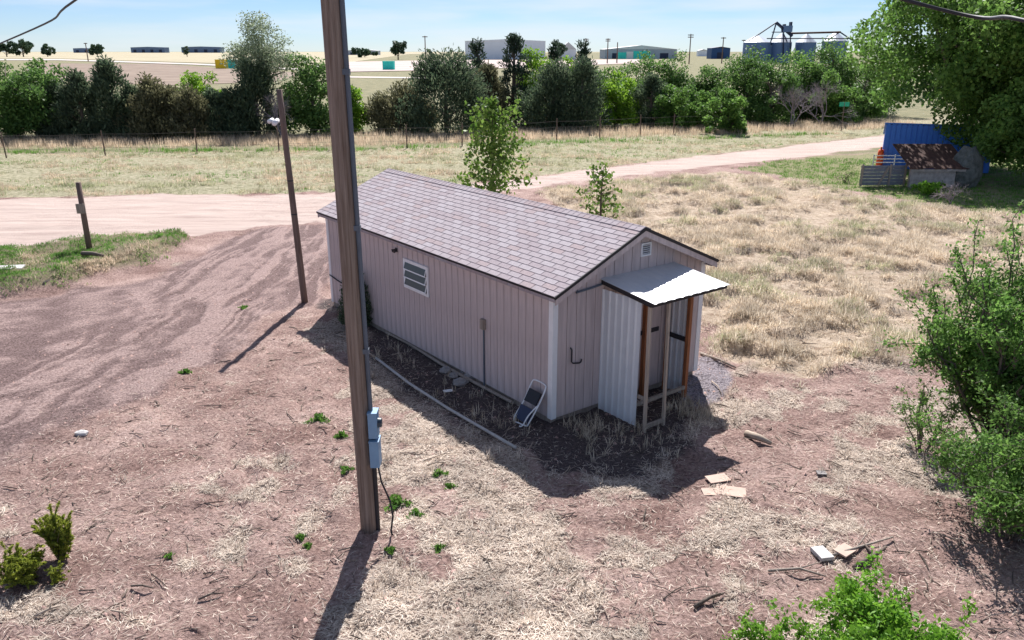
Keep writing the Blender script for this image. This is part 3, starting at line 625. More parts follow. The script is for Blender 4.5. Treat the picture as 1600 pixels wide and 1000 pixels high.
# ------------------------------------------------------------------ trees of the belt beyond the fence
# kind, centre px, base py, top py, width px, leaves, label
BELT = [
 ('round', 28, 222, 66, 135, 'green', 'broad green leafy tree at the far left end of the tree belt', 7000),
 ('juniper', 98, 221, 140, 60, 'juniper', 'low dark juniper right beside the leftmost leafy tree', 4200),
 ('juniper', 134, 222, 122, 62, 'juniper', 'dark juniper left of the pointed taller juniper', 4200),
 ('juniper', 182, 221, 100, 66, 'juniper', 'pointed dark juniper, tallest of the left hand junipers', 4800),
 ('juniper', 243, 222, 130, 76, 'brownjuniper', 'olive brown juniper left of the yellow green tree', 4600),
 ('round', 313, 208, 92, 70, 'bright', 'vivid yellow green leafy tree rising behind junipers on the left', 4200),
 ('juniper', 302, 222, 145, 66, 'brownjuniper', 'brownish juniper standing in front of the yellow green tree', 4200),
 ('juniper', 366, 219, 150, 62, 'juniper', 'low dark juniper left of the tall pale sparse tree', 4000),
 ('sparse', 422, 214, 22, 82, 'pale', 'tall sparse pale grey green tree left of the utility pole', 6500),
 ('juniper', 404, 217, 100, 70, 'juniper', 'dark juniper at the foot of the tall pale tree', 4200),
 ('round', 492, 215, 86, 92, 'green', 'dense dark green leafy tree just left of the utility pole', 6500),
 ('round', 552, 212, 128, 44, 'bright', 'small green tree showing just right of the utility pole', 2500),
 ('juniper', 624, 205, 138, 84, 'brownjuniper', 'low olive juniper at the left end of the middle tree group', 4600),
 ('juniper', 698, 206, 92, 122, 'juniper', 'big broad grey green juniper with a visible trunk', 7500),
 ('juniper', 763, 200, 108, 54, 'brownjuniper', 'narrow brown juniper between the big juniper and the tallest pine', 3600),
 ('pine', 748, 192, 62, 58, 'pine', 'ragged dark pine behind the brown juniper', 3000),
 ('pine', 803, 195, 50, 66, 'pine', 'tallest ragged pine of the middle tree group', 4000),
 ('round', 834, 192, 66, 52, 'bright', 'bright green leafy tree right of the tallest pine', 3500),
 ('pine', 866, 188, 62, 44, 'pine', 'thin dark pine top left of the far white roof', 2400),
 ('pine', 908, 188, 62, 50, 'pine', 'ragged pine farthest right of the four pines', 2800),
 ('round', 893, 190, 84, 46, 'bright', 'light green leafy tree between the two right hand pines', 3000),
 ('juniper', 864, 202, 112, 92, 'juniper', 'large rounded blue green juniper behind the leafy sapling', 5500),
 ('juniper', 908, 202, 102, 84, 'juniper', 'large dark juniper at the right of the middle group', 5500),
 ('round', 961, 197, 106, 58, 'bright', 'upright green leafy tree just right of the large junipers', 3800),
 ('juniper', 1016, 197, 122, 54, 'juniper', 'small very dark juniper before the leafy trees', 3600),
 ('round', 1003, 185, 84, 74, 'green', 'loose green tree behind the small dark juniper', 3800),
 ('round', 1050, 183, 76, 66, 'green', 'tall loose green tree left of the navy shed', 3800),
 ('round', 1063, 200, 118, 72, 'elm', 'rounded green tree low beside the verge', 5000),
 ('round', 1134, 207, 142, 72, 'elm', 'small rounded tree nearest the road in the right hand belt', 4200),
 ('round', 1110, 184, 96, 62, 'green', 'green tree in front of the navy shed', 3800),
 ('round', 1166, 188, 66, 104, 'green', 'wide green tree left of the dead grey trees', 6500),
 ('round', 1250, 184, 76, 100, 'elm', 'tall green tree below the grain bins', 6000),
 ('round', 1292, 184, 60, 76, 'green', 'green tree right of the dead grey trees', 4800),
 ('round', 1328, 190, 128, 66, 'green', 'dark low tree beside the green street sign', 4200),
 ('round', 945, 184, 92, 62, 'green', 'green tree behind the upright green tree', 3600),
 ('round', 985, 190, 112, 50, 'green', 'bushy green tree between the upright tree and the small dark juniper', 3200),
 ('round', 1090, 198, 128, 60, 'green', 'shadowy green tree between two rounded trees near the verge', 3600),
 ('round', 1200, 193, 96, 78, 'green', 'dark green tree in front of the wide one, left of the dead trees', 4600),
 ('round', 1262, 186, 92, 70, 'green', 'dark tree directly behind the two dead trees', 4200),
 ('round', 1305, 193, 104, 62, 'elm', 'green tree between the dead trees and the street sign', 4200),
 ('round', 1345, 186, 94, 70, 'elm', 'green tree behind the street sign', 4200),
 ('juniper', 210, 221, 142, 60, 'juniper', 'dark juniper right of the pointed taller one', 3800),
 ('juniper', 272, 221, 140, 60, 'brownjuniper', 'dull olive juniper second left of the yellow green tree', 3800),
 ('juniper', 336, 220, 150, 56, 'juniper', 'dark juniper below right of the yellow green tree', 3600),
 ('round', 62, 222, 100, 80, 'green', 'green tree overlapping the broad tree at the far left', 5000),
 ('round', 1362, 178, 50, 78, 'pale', 'hazy grey green tree just left of the big tree', 3800),
]
for kind, px, pb, ptop, w, lf, lab, nl in BELT:
    if px < 600: pb -= 6
    g = G(px, pb); tp_ = at(px, ptop, g[1]); dist = math.hypot(g[1], CH)
    R_ = w/2*g[1]/F*1.18; nm = {'round': 'leafy_tree', 'sparse': 'leafy_tree', 'juniper': 'juniper_tree', 'pine': 'pine_tree'}[kind]
    tree(nm, (g[0], g[1], -.03), tp_[2]*(.94 if kind == 'round' else 1), R_, kind, L[lf], lab, 'tree', 'trees of the belt beyond the fence', nl=int(nl*{'sparse': 2.1, 'pine': .9}.get(kind, 1.9)), nc=110 if kind == 'pine' else 70 if nl > 5000 else 54, ls=.20 if kind != 'sparse' else .14, base=.02 if kind == 'round' else .22, fill=.5)
for px, pb, ptop, lab in ((1236, 197, 112, 'dead grey tree with bare purple branches, left of two'), (1284, 195, 108, 'dead grey tree with bare branches, right of two'), (440, 214, 128, 'bare grey thicket at the foot of the tall pale tree')):
    g = G(px, pb); bare_tree('dead_tree', (g[0], g[1], 0), at(px, ptop, g[1])[2], lab, 'tree', 'bare dead trees', r0=.06, depth=5)
# the big elm on the right
g = G(1535, 262); 
big = tree('elm_tree', (g[0]-.7, g[1]-1.0, 0), 11.5, 6.7, 'round', L['elm'], 'huge green elm overhanging the blue building on the right', 'tree', nl=85000, nc=260, ls=.21, trunk=.32, base=.06, fill=.42)
tree('leafy_tree', (g[0]-1.0, g[1]-6.0, 0), 4.6, 3.0, 'round', L['elm'], 'dark leafy tree at the right edge under the huge elm', 'tree', nl=20000, nc=80, ls=.18, base=.0)
# saplings behind the shed
def sapling(name, loc, H_, R_, lab, nl, ls, nb=16):
    e = empty(name, loc, rng.random()*6, lab, 'tree', 'leafy saplings behind the shed'); mb = MB(); P = []
    mb.tube([(0, 0, -.1), (.04, .02, H_*.5), (0, .04, H_*.97)], [.05, .035, .012], 7)
    for i in range(nb):
        z = H_*(.12+.8*i/nb); a = i*2.4+rng.random(); rr = R_*(1-.62*(z/H_)**1.3)*(.75+.4*rng.random())
        end = np.array([math.cos(a)*rr, math.sin(a)*rr, z+.45*rr]); ps = limb_tubes(mb, (0, 0, z), end, .018, .006, 6)
        ps = np.array(ps)
        for t in range(int(nl/nb)):
            k = rng.random()**.7*(len(ps)-1); i0 = min(int(k), len(ps)-2); q = ps[i0]+(ps[i0+1]-ps[i0])*(k-i0); P.append(q+rng.normal(size=3)*.14*R_)
    for t in range(int(nl*.06)): P.append(np.array([0, .03, H_*(.9+.12*rng.random())])+rng.normal(size=3)*.09)
    mb.build('trunk', M['bark'], e, True); P = np.array(P); d = unit(len(P)); d[:, 2] -= .45; d /= np.linalg.norm(d, axis=1)[:, None]
    leaves(P, d, ls, ls*.75, L['maple'], 'crown', e); return e
g = G(772, 345); hz_ = at(772, 160, g[1])[2]; sapling('sapling_tree', (g[0], g[1], 0), hz_, 1.45, 'taller bright green sapling rising behind the shed roof', 2600, .15, 22)
g = G(938, 366); hz_ = at(935, 258, g[1])[2]; sapling('sapling_tree', (g[0], g[1], 0), hz_, .85, 'short thin sapling behind the roof, right of the taller one', 600, .13, 11)
# ------------------------------------------------------------------ near bushes
def bush(name, loc, H_, R_, lf, lab, nl, ls, nst=16, spread=.5, barkm='bark', cat='bush', group=None, needle=False):
    e = empty(name, loc, 0, lab, cat, group); mb = MB(); P = []; D = []
    for i in range(nst):
        a = rng.random()*6.28; rr = R_*rng.random()**.5; hh_ = H_*(.55+.45*rng.random())*(1-.35*(rr/R_)**2)
        end = np.array([math.cos(a)*rr, math.sin(a)*rr, hh_]); ps = np.array(limb_tubes(mb, (math.cos(a)*rr*.15, math.sin(a)*rr*.15, -.05), end, .011*H_, .003*H_, 6, .05))
        for j in range(7):
            k = 1+rng.random()*3.9; i0 = int(k); q = ps[i0]+(ps[min(i0+1, 5)]-ps[i0])*(k-i0)
            e2 = q+np.array([rng.normal()*.22*R_, rng.normal()*.22*R_, abs(rng.normal())*.16*H_]); t2_ = np.array(limb_tubes(mb, q, e2, .004*H_, .0015*H_, 4, .06))
            n_ = int(nl/nst/7); k2 = rng.random(n_)**.8*(len(t2_)-1.001); i2 = k2.astype(int); pp = t2_[i2]+(t2_[i2+1]-t2_[i2])*(k2-i2)[:, None]
            P.append(pp+rng.normal(size=(n_, 3))*.045*R_*(1 if not needle else .5))
            dd = (e2-q)/(np.linalg.norm(e2-q)+1e-6); D.append(np.tile(dd, (n_, 1)))
    mb.build('stems', M[barkm], e, True); P = np.concatenate(P); P[:, 2] = np.maximum(P[:, 2], .02); d = unit(len(P))*(.9 if not needle else .55)+np.concatenate(D)*.6; d /= np.linalg.norm(d, axis=1)[:, None]
    leaves(P, d, ls*(1.5 if needle else 1), ls*(.4 if needle else .55), L[lf], 'foliage', e); return e
g = G(1545, 700); bush('leafy_bush', (g[0]+.2, g[1], 0), at(1560, 400, g[1])[2], 1.45, 'bush', 'tall green leafy bush at the right edge of the yard', 46000, .065, 48)
g = G(1565, 835); bush('leafy_bush', (g[0]+.1, g[1]+.1, 0), 1.6, 1.35, 'bush', 'lower sprawling green bush with bare twigs at the right edge', 20000, .055, 36)
g = G(1440, 700); bush('leafy_bush', (g[0], g[1], 0), 1.15, .55, 'bush', 'thin open young bush left of the tall green bush', 1500, .045, 9)
g = G(1345, 1010); bush('leafy_bush', (g[0]+.1, g[1]-.28, 0), .72, .85, 'lime', 'bright lime green bush at the bottom edge right of centre', 16000, .055, 34)
g = G(1190, 1030); bush('leafy_bush', (g[0], g[1]-.1, 0), .5, .42, 'lime', 'small lime green bush at the bottom edge, left of the larger lime bush', 3000, .045, 12)
g = G(38, 905); bush('juniper_bush', (g[0], g[1], gz(*g[:2])), .46, .27, 'ygreen', 'round yellow green juniper bush at the lower left edge', 15000, .034, 44, needle=True)
g = G(96, 870); bush('juniper_bush', (g[0], g[1], gz(*g[:2])), .66, .20, 'ygreen', 'upright dark green juniper bush beside the round one', 15000, .034, 34, needle=True)
g = G(92, 905); bush('juniper_bush', (g[0], g[1], gz(*g[:2])), .24, .14, 'ygreen', 'smallest yellow juniper tuft below the two juniper bushes', 2500, .025, 12, needle=True)
p = S(6.5, -.30); tree('juniper_tree', (p.x, p.y, 0), 1.15, .33, 'juniper', L['juniper'], 'narrow dark juniper shrub growing against the long shed wall', 'shrub', nl=5000, nc=60, ls=.055, trunk=.03)
# ------------------------------------------------------------------ grasses and litter (uncountable)
def blades(name, P, hgt, wid, lf, label, cat, flat=False, lean=.45, tri=False, hvar=None):
    n = len(P); a = rng.random(n)*6.283; dirn = np.c_[np.cos(a), np.sin(a), np.zeros(n)]
    side = np.c_[-np.sin(a), np.cos(a), np.zeros(n)]
    hg = hgt*(.5+.9*rng.random(n)); w = wid*(.7+.6*rng.random(n))
    if hvar is not None: hg = hg*hvar
    if flat: up = dirn*hg[:, None] + np.array([0, 0, 1.])*(rng.random(n)*hg*.22)[:, None]; mid = up*.5+np.array([0, 0, 1.])*(hg*.06*rng.random(n))[:, None]+side*(rng.normal(size=n)*.08*hg)[:, None]
    else:
        lk = lean*rng.random(n); up = dirn*(hg*lk)[:, None]+np.array([0, 0, 1.])*(hg*(1-.35*np.minimum(lk, 1.4)))[:, None]; mid = up*np.array([.35, .35, .58])
    sw = side*w[:, None]*.5
    if tri: Vv = np.stack([P-sw, P+sw, P+up], 1).reshape(-1, 3); k = 3
    else: Vv = np.stack([P, P+mid+sw, P+up, P+mid-sw], 1).reshape(-1, 3); k = 4
    o = link(name, np_mesh(name, Vv, np.arange(k*n).reshape(-1, k), L[lf], k)); return tag(o, label, cat, kind='stuff')
def scatter(n, x0, x1, y0, y1, dens):
    x = rng.uniform(x0, x1, n); y = np.exp(rng.uniform(math.log(y0), math.log(y1), n)) if y0 > 5 else rng.uniform(y0, y1, n)
    k = np.abs(x) < y*.72+2; x, y = x[k], y[k]
    z = zones(x, y); k = rng.random(len(x)) < dens(x, y, z); x, y = x[k], y[k]; return x, y
def in_shed(x, y, m=.05):
    dx = x-SX; dy = y-SY; u_ = dx*math.cos(t_)+dy*math.sin(t_); v_ = dx*math.sin(t_)-dy*math.cos(t_)
    return (u_ > -m) & (u_ < SL+m) & (v_ > -m) & (v_ < SW+m)
def tufts(x, y, nb, r):
    n = len(x); k = np.repeat(np.arange(n), nb); a = rng.random(len(k))*6.28; q = r*rng.random(len(k))**.6*np.repeat(.5+rng.random(n), nb)
    xx = x[k]+np.cos(a)*q; yy = y[k]+np.sin(a)*q; m = ~in_shed(xx, yy); xx, yy = xx[m], yy[m]
    return np.c_[xx, yy, height(xx, yy)-.01]
clump = lambda x, y: sm(fbm(x*1.1+3, y*1.1, 3), .36, .62)
def tus(x, y): return sm(fbm(x*1.25+3, y*1.25, 3), .34, .66)
x, y = scatter(36000, 0, 26, 11.5, 40, lambda x, y, z: z['field']*(.2+.8*tus(x, y))*(1-z['yard']))
P_ = tufts(x, y, 20, .17); hv = .45+.95*tus(P_[:, 0], P_[:, 1])
ol = fbm(P_[:, 0]*.5+60, P_[:, 1]*.5+11, 3)+.25*(rng.random(len(P_))-.5) > .60
blades('dry_grass', P_[~ol], .15, .013, 'dry', 'dry tan grass covering the field right of the shed', 'grass', lean=1.5, hvar=hv[~ol])
blades('olive_grass', P_[ol], .14, .013, 'verge', 'olive green grass patches within the dry field', 'grass', lean=1.3, hvar=hv[ol])
x, y = scatter(30000, -34, 34, 33, 66, lambda x, y, z: z['verge']*(.06+.94*sm(fbm(x*.45+3, y*.8, 4), .36, .60)))
P_ = tufts(x, y, 13, .22); hv = .5+1.1*sm(fbm(P_[:, 0]*.8, P_[:, 1]*1.2, 3), .35, .65); dr = fbm(P_[:, 0]*.3+9, P_[:, 1]*.6+4, 3)+.3*(rng.random(len(P_))-.5)
blades('verge_grass', P_[dr < .52], .15, .022, 'verge', 'short grey green grass on the verge beyond the dirt road', 'grass', tri=True, lean=1.1, hvar=hv[dr < .52])
blades('verge_straw', P_[dr >= .52], .14, .022, 'tan', 'short dry tan grass in patches on the verge beyond the road', 'grass', tri=True, lean=1.2, hvar=hv[dr >= .52])
x, y = scatter(5000, -34, 20, 33, 56, lambda x, y, z: z['verge']*sm(fbm(x*.35+80, y*.6+3, 3), .55, .68))
blades('verge_weeds', tufts(x, y, 10, .2), .13, .026, 'weed', 'green weed patches on the verge beyond the dirt road', 'weeds', tri=True, lean=1.1)
x, y = scatter(9000, 8, 30, 29, 47, lambda x, y, z: z['yard']*.9)
blades('yard_grass', tufts(x, y, 10, .2), .12, .02, 'weed', 'short green grass around the blue building', 'grass', tri=True, lean=.9)
fl_ = lambda x: 53.2+.30*(x+10)*(x > -10)+.07*(x+10)*(x <= -10)
x, y = scatter(16000, -36, 34, 44, 80, lambda x, y, z: sm(y-fl_(x), -.8, 1.2)*sm(fl_(x)+9-y, 0, 4)*.9*(1-z['road']))
blades('tall_grass', tufts(x, y, 13, .3), .42, .03, 'tan', 'tall dry tan grass along the wire fence', 'grass', tri=True)
x, y = scatter(14000, -36, 24, 42, 70, lambda x, y, z: np.exp(-((y-fl_(x)+2.0)/.8)**2)*(.25+.75*clump(x*.5, y*.5)))
blades('green_strip', tufts(x, y, 12, .25), .22, .03, 'weed', 'band of low green weeds in front of the wire fence', 'weeds', tri=True)
x, y = scatter(18000, -20, -6, 17, 28, lambda x, y, z: z['mound']*(.3+.7*clump(x, y)))
P_ = tufts(x, y, 12, .14); gr = fbm(P_[:, 0]*.8, P_[:, 1]*.8+5, 3)+.3*(rng.random(len(P_))-.5) > .36
blades('mound_weeds', P_[gr], .10, .014, 'weed', 'green weeds over the low earth mound left of the driveway', 'weeds', lean=1.1)
blades('mound_straw', P_[~gr], .12, .012, 'tan', 'dry pale stalks over the low earth mound left of the driveway', 'grass', lean=1.2)
# straw strewn over the foreground
x, y = scatter(420000, -9, 11, 6.2, 26, lambda x, y, z: np.clip(z['straw']*1.0+.08, 0, 1)*(1-.93*z['drive'])*(1-z['road'])*(1-z['field']*.8)*(1-z['gravel']))
k = ~in_shed(x, y, .1); x, y = x[k], y[k]
blades('straw_litter', np.c_[x, y, height(x, y)+.005], .11, .0072, 'straw', 'pale straw strewn over the bare reddish ground', 'straw', flat=True)
x, y = scatter(4200, -8, 11, 6.2, 20, lambda x, y, z: z['straw']*clump(x*1.5, y*1.5)*.8)
k = ~in_shed(x, y, .15); x, y = x[k], y[k]
blades('straw_tufts', tufts(x, y, 22, .09), .12, .008, 'straw', 'dry grass tufts standing in the strewn straw', 'grass', lean=1.1)
# dry weeds in the shade of the shed
xx = []; 
for (u_, v_, r_, n_) in ((-.35, .3, .45, 24), (-.9, .2, .4, 22), (-1.3, 2.1, .35, 40), (-.9, 2.3, .25, 26), (.6, -.7, .6, 16), (2.2, -.6, .7, 12), (4.5, -.6, .8, 16), (-1.2, 1.0, .5, 14)):
    for j in range(n_):
        p = S(u_+rng.normal()*r_*.6, v_+rng.normal()*r_*.5); xx.append((p.x, p.y))
xx = np.array(xx); blades('shade_grass', tufts(xx[:, 0], xx[:, 1], 9, .07), .2, .008, 'dry', 'dry grass around the porch and in the shade of the shed', 'grass', lean=1.0)
# crumbled clods of soil
x, y = scatter(26000, -10, 11, 6.2, 24, lambda x, y, z: (.35+.5*(fbm(x*1.3, y*1.3, 3) > .5))*(1-z['road'])*(1-z['field'])*(1-.3*z['drive']))
k = ~in_shed(x, y, .05); x, y = x[k], y[k]; n_ = len(x); r_ = (.008+.032*rng.random(n_)**4)[:, None]; base_ = np.c_[x, y, height(x, y)+.002]
a_ = rng.random(n_)*6.28; dirs = [np.c_[np.cos(a_+q), np.sin(a_+q), np.full(n_, -.25)]*(.7+.6*rng.random(n_))[:, None] for q in (0, 1.57, 3.14, 4.71)]
tp2 = np.c_[rng.normal(size=n_)*.3, rng.normal(size=n_)*.3, .55+.5*rng.random(n_)]
Vv = np.stack([base_+d_*r_ for d_ in dirs]+[base_+tp2*r_], 1).reshape(-1, 3); o5 = (np.arange(n_)*5)[:, None]
Fq = np.concatenate([o5+np.array([[i_, (i_+1) % 4, 4]]) for i_ in range(4)])
tag(link('soil_clods', np_mesh('soil_clods', Vv, Fq, mat('clod_soil', (.33, .22, .19), .95, .25, 3., island=.35), 3)), 'small crumbled clods of soil over the bare ground', 'soil', kind='stuff')
# fine twigs
mb = MB(); x, y = scatter(3000, -8, 10, 6.3, 17, lambda x, y, z: .6*(1-z['drive']))
k = ~in_shed(x, y, .2); x, y = x[k], y[k]; hz = height(x, y)
for i in range(len(x)):
    a = rng.random()*6.28; l_ = .05+.16*rng.random()**2; dv = Vector((math.cos(a), math.sin(a), .08*rng.normal())); p = Vector((x[i], y[i], hz[i]+.012)); r_ = .004+.007*rng.random()**2
    mb.tube([p-dv*l_, p+Vector((rng.normal()*.02, rng.normal()*.02, .01)), p+dv*l_], [r_, r_, r_*.5], 4)
tag(mb.build('twig_litter', mat('twig_wood', (.22, .17, .135), .9, .3, 3, island=.75)), 'small dry twigs scattered over the foreground dirt', 'twigs', kind='stuff')
# ------------------------------------------------------------------ small things on the ground
for px, py, r_, lab in ((497, 655, .17, 'largest green weed clump in the dirt left of the utility pole'), (533, 680, .10, 'green weed clump close left of the pole beside the upper meter box'), (622, 787, .16, 'large green weed clump right of the pole by the loose cable'), (541, 735, .08, 'small green weed left of the pole, below the meter boxes'),
        (703, 757, .08, 'green weed in straw right of the loose cable, farther from the pole'), (685, 855, .07, 'tiny green weed in straw right of the pole base'), (470, 838, .06, 'tiny green weed left of the pole base, upper of two'), (265, 870, .05, 'lone tiny weed on the pink dirt at lower left'), (480, 855, .05, 'tiny green weed left of the pole base, lower of two'),
        (686, 742, .09, 'green weed right of the loose cable, nearest the forked stick'), (610, 862, .06, 'tiny weed just right of where the pole shadow starts'), (380, 480, .12, 'weed patch at the edge of the driveway left of the small pole'), (290, 580, .10, 'weed patch at the lower edge of the driveway'), (650, 805, .10, 'dull weed tuft right of the large weed clump')):
    g = G(px, py); n_ = int(330*r_/.1*.6); e = empty('weed_clump', (g[0], g[1], gz(*g[:2])), 0, lab, 'weed', 'green weed clumps in the dirt')
    a = rng.random(n_)*6.28; q = r_*rng.random(n_)**.6; q = q*(.7+.5*np.sin(a*3+r_*90)); q = q*1.25; Pz = r_*.6*rng.random(n_)**1.5*(1-.6*q/r_)+.01; leaves(np.c_[np.cos(a)*q, np.sin(a)*q, Pz], unit(n_)*.7+np.array([0, 0, .5]),   .075, .026, L['weed'], 'foliage', e)
def rock(name, loc, s, m, lab, cat='rock', group=None, flat=1.):
    mb = MB(); n = 7; rows = [(.0, .75), (.3, 1.), (.7, .85), (1., .35)]; vs_ = []
    for zz, rr in rows:
        for k in range(n):
            a = 2*PI*k/n+.3*rng.random(); w = rr*(.8+.4*rng.random()); vs_.append((math.cos(a)*w*s[0], math.sin(a)*w*s[1], zz*s[2]*(.9+.2*rng.random())-.02))
    fs_ = [(i*n+k, i*n+(k+1) % n, (i+1)*n+(k+1) % n, (i+1)*n+k) for i in range(3) for k in range(n)]+[tuple(range(3*n, 4*n))]
    mb.add(vs_, fs_); o = mb.build(name, m); o.location = loc; return tag(o, lab, cat, group)
for (px, py, s, lab) in ((697, 581, .13, 'grey rock farthest left of those lying along the shed wall'), (709, 588, .11, 'flat brownish rock second from the left by the shed wall'), (719, 600, .15, 'largest grey rock of the group by the shed wall'), (727, 584, .11, 'brown rock nearest the shed wall in the rock group'), (734, 591, .14, 'pale grey rock at the right end of the rock group by the shed wall')):
    g = G(px, py); rock('rock', (g[0], g[1], 0), (s, s*.8, s*.9), M['stone'], lab, 'rock', 'rocks along the shed wall')
g = G(128, 678); rock('concrete_lump', (g[0], g[1], gz(*g[:2])), (.12, .09, .08), M['concrete'], 'pale concrete lump lying at the edge of the driveway', 'concrete')
def flat_piece(name, px, py, sx, sy, rz, m, lab, cat, th=.012, tilt=.05, group=None):
    g = G(px, py); mb = MB(); pl = [(-sx, -sy*.9), (sx*.95, -sy), (sx, sy*.93), (-sx*.92, sy)]; mb.prism(pl, 'z', 0, th); o = mb.build(name, m)
    o.location = (g[0], g[1], gz(*g[:2])+.015); o.rotation_euler = (tilt, tilt*.6, rz); return tag(o, lab, cat, group)
flat_piece('paper_scrap', 700, 610, .09, .05, .4, M['paper'], 'white paper scrap on the shaded dirt before the rocks', 'paper', .006)
flat_piece('cardboard_piece', 1121, 751, .17, .10, .35, M['card'], 'tan flat piece farthest back of three beside the shadow tip', 'board')
flat_piece('cardboard_piece', 1142, 768, .21, .13, -.2, M['card'], 'largest tan flat piece of three beside the shadow tip', 'board')
flat_piece('cardboard_piece', 1110, 769, .12, .09, .1, M['card'], 'small left tan flat piece of three beside the shadow tip', 'board')
flat_piece('wood_block', 1284, 866, .09, .12, .3, M['concrete'], 'pale square block lying among the sticks at lower right', 'block', .05)
flat_piece('wood_chip', 1320, 862, .13, .09, .7, M['card'], 'tan board scrap right of the pale square block', 'board', .02)
flat_piece('slate_piece', 1283, 742, .07, .05, 0, M['stone'], 'small grey slab on the reddish dirt right of the shadow', 'slab', .02)
flat_piece('white_sheet', 18, 437, .36, .18, .3, M['concrete'], 'pale broken sheet lying on the mound at the left edge', 'debris', .04)
# long pipe on the ground
pp = [Vector((*G(a, b_)[:2], .05)) for a, b_ in ((588, 563), (640, 603), (700, 642), (760, 677), (806, 704))]
mb = MB(); mb.tube(pp, .026, 10); tag(mb.build('ground_pipe', M['pvc'], None, True), 'long grey pipe lying on the ground beside the shed', 'pipe')
pp = [Vector((*G(a, b_)[:2], .05)) for a, b_ in ((604, 522), (640, 540), (690, 572), (740, 600), (800, 632))]
mb = MB(); mb.tube([p+Vector((0, 0, -.01)) for p in pp], .03, 6); tag(mb.build('wood_strip', M['oldwood']), 'thin grey wood strip along the foot of the shed wall', 'wood')
def stick(px0, py0, px1, py1, r, lab, m='stick', z=.03, nm='stick', fork=True):
    a = G(px0, py0); b_ = G(px1, py1); a[2] = gz(*a[:2])+z; b_[2] = gz(*b_[:2])+z; mb = MB(); a, b_ = Vector(a), Vector(b_); Ld = (b_-a).length
    mid = (a+b_)/2+Vector((rng.normal()*.05*Ld, rng.normal()*.05*Ld, .03)); mb.tube([a, mid, b_], [r, r*.9, r*.5], 6)
    if fork: mb.tube([mid, mid+(b_-a)*.3+Vector((rng.normal()*.15*Ld, rng.normal()*.15*Ld, .04))], [r*.6, r*.25], 5)
    return tag(mb.build(nm, M[m], None, True), lab, 'stick' if nm == 'stick' else nm)
stick(660, 722, 720, 705, .010, 'thin forked stick right of the meter boxes')
stick(668, 730, 697, 724, .012, 'short straight stick right of the meter boxes')
stick(1165, 680, 1205, 695, .06, 'short pale log lying on the reddish dirt', 'stick', .05, 'log', False)
stick(1290, 870, 1395, 840, .02, 'long stick beside the pale square block', 'oldwood')
stick(1335, 885, 1385, 852, .035, 'dark broken branch at the lower right near the bush', 'bark')
stick(1200, 895, 1290, 900, .018, 'grey stick among dry grass at lower right', 'oldwood')
stick(1085, 950, 1130, 930, .025, 'dark stick near the bottom right of the yard', 'bark')
stick(205, 915, 240, 920, .014, 'dark twig on pink dirt near the lower left bushes', 'bark')
stick(310, 935, 350, 925, .014, 'dark crooked stick on pink dirt left of the pole shadow', 'bark')
stick(175, 955, 200, 962, .012, 'pale bare twig at the bottom left', 'stick')
stick(55, 965, 95, 950, .016, 'pale branch piece at the bottom left corner', 'stick')
stick(590, 562, 565, 545, .014, 'curved bare stick at the end of the long pipe', 'stick')
stick(525, 523, 552, 532, .014, 'bare stick in the shade behind the utility pole', 'stick')
stick(70, 452, 160, 428, .025, 'long pale branch along the edge of the mound', 'stick')
stick(132, 415, 165, 421, .07, 'dark log lying on the mound by the short post', 'bark', .1, 'log', False)
stick(1095, 552, 1150, 573, .03, 'grey timber edging beside the gravel right of the shed', 'oldwood', .03, 'timber', False)
stick(1112, 596, 1128, 616, .012, 'pale stick lying on the gravel', 'stick', fork=False)
# step stool leaning on the long wall
st = empty('step_stool', tuple(S(.3, -.22, 0)), t_, 'folding step stool with white tube frame leaning on the shed corner', 'stool')
def sl(u_, v_, z): return (u_-.3, -(v_+.22), z)
fm = MB(); fm.tube(spline([Vector(sl(.12, -.42, .03)), Vector(sl(.10, -.22, .32)), Vector(sl(.10, -.06, .60)), Vector(sl(.16, -.03, .66)), Vector(sl(.40, -.03, .66)), Vector(sl(.46, -.06, .60)), Vector(sl(.46, -.22, .32)), Vector(sl(.48, -.42, .03)), Vector(sl(.30, -.44, .02)), Vector(sl(.13, -.425, .03))], 5), .013, 8); fm.build('frame', M['white'], st, True)
f2 = MB(); f2.tube(spline([Vector(sl(.12, -.2, .34)), Vector(sl(.11, -.40, .22)), Vector(sl(.14, -.5, .06)), Vector(sl(.20, -.52, .03))], 5), .011, 8); f2.build('rear_leg', M['white'], st, True)
MB().hexa([sl(.13, -.22, .33), sl(.13, -.10, .52), sl(.43, -.10, .52), sl(.43, -.22, .33)], [sl(.13, -.25, .345), sl(.13, -.13, .535), sl(.43, -.13, .535), sl(.43, -.25, .345)]).build('seat', M['black'], st)
MB().hexa([sl(.14, -.40, .06), sl(.14, -.27, .27), sl(.44, -.27, .27), sl(.44, -.40, .06)], [sl(.14, -.43, .075), sl(.14, -.30, .285), sl(.44, -.30, .285), sl(.44, -.43, .075)]).build('tread', M['navy'], st)
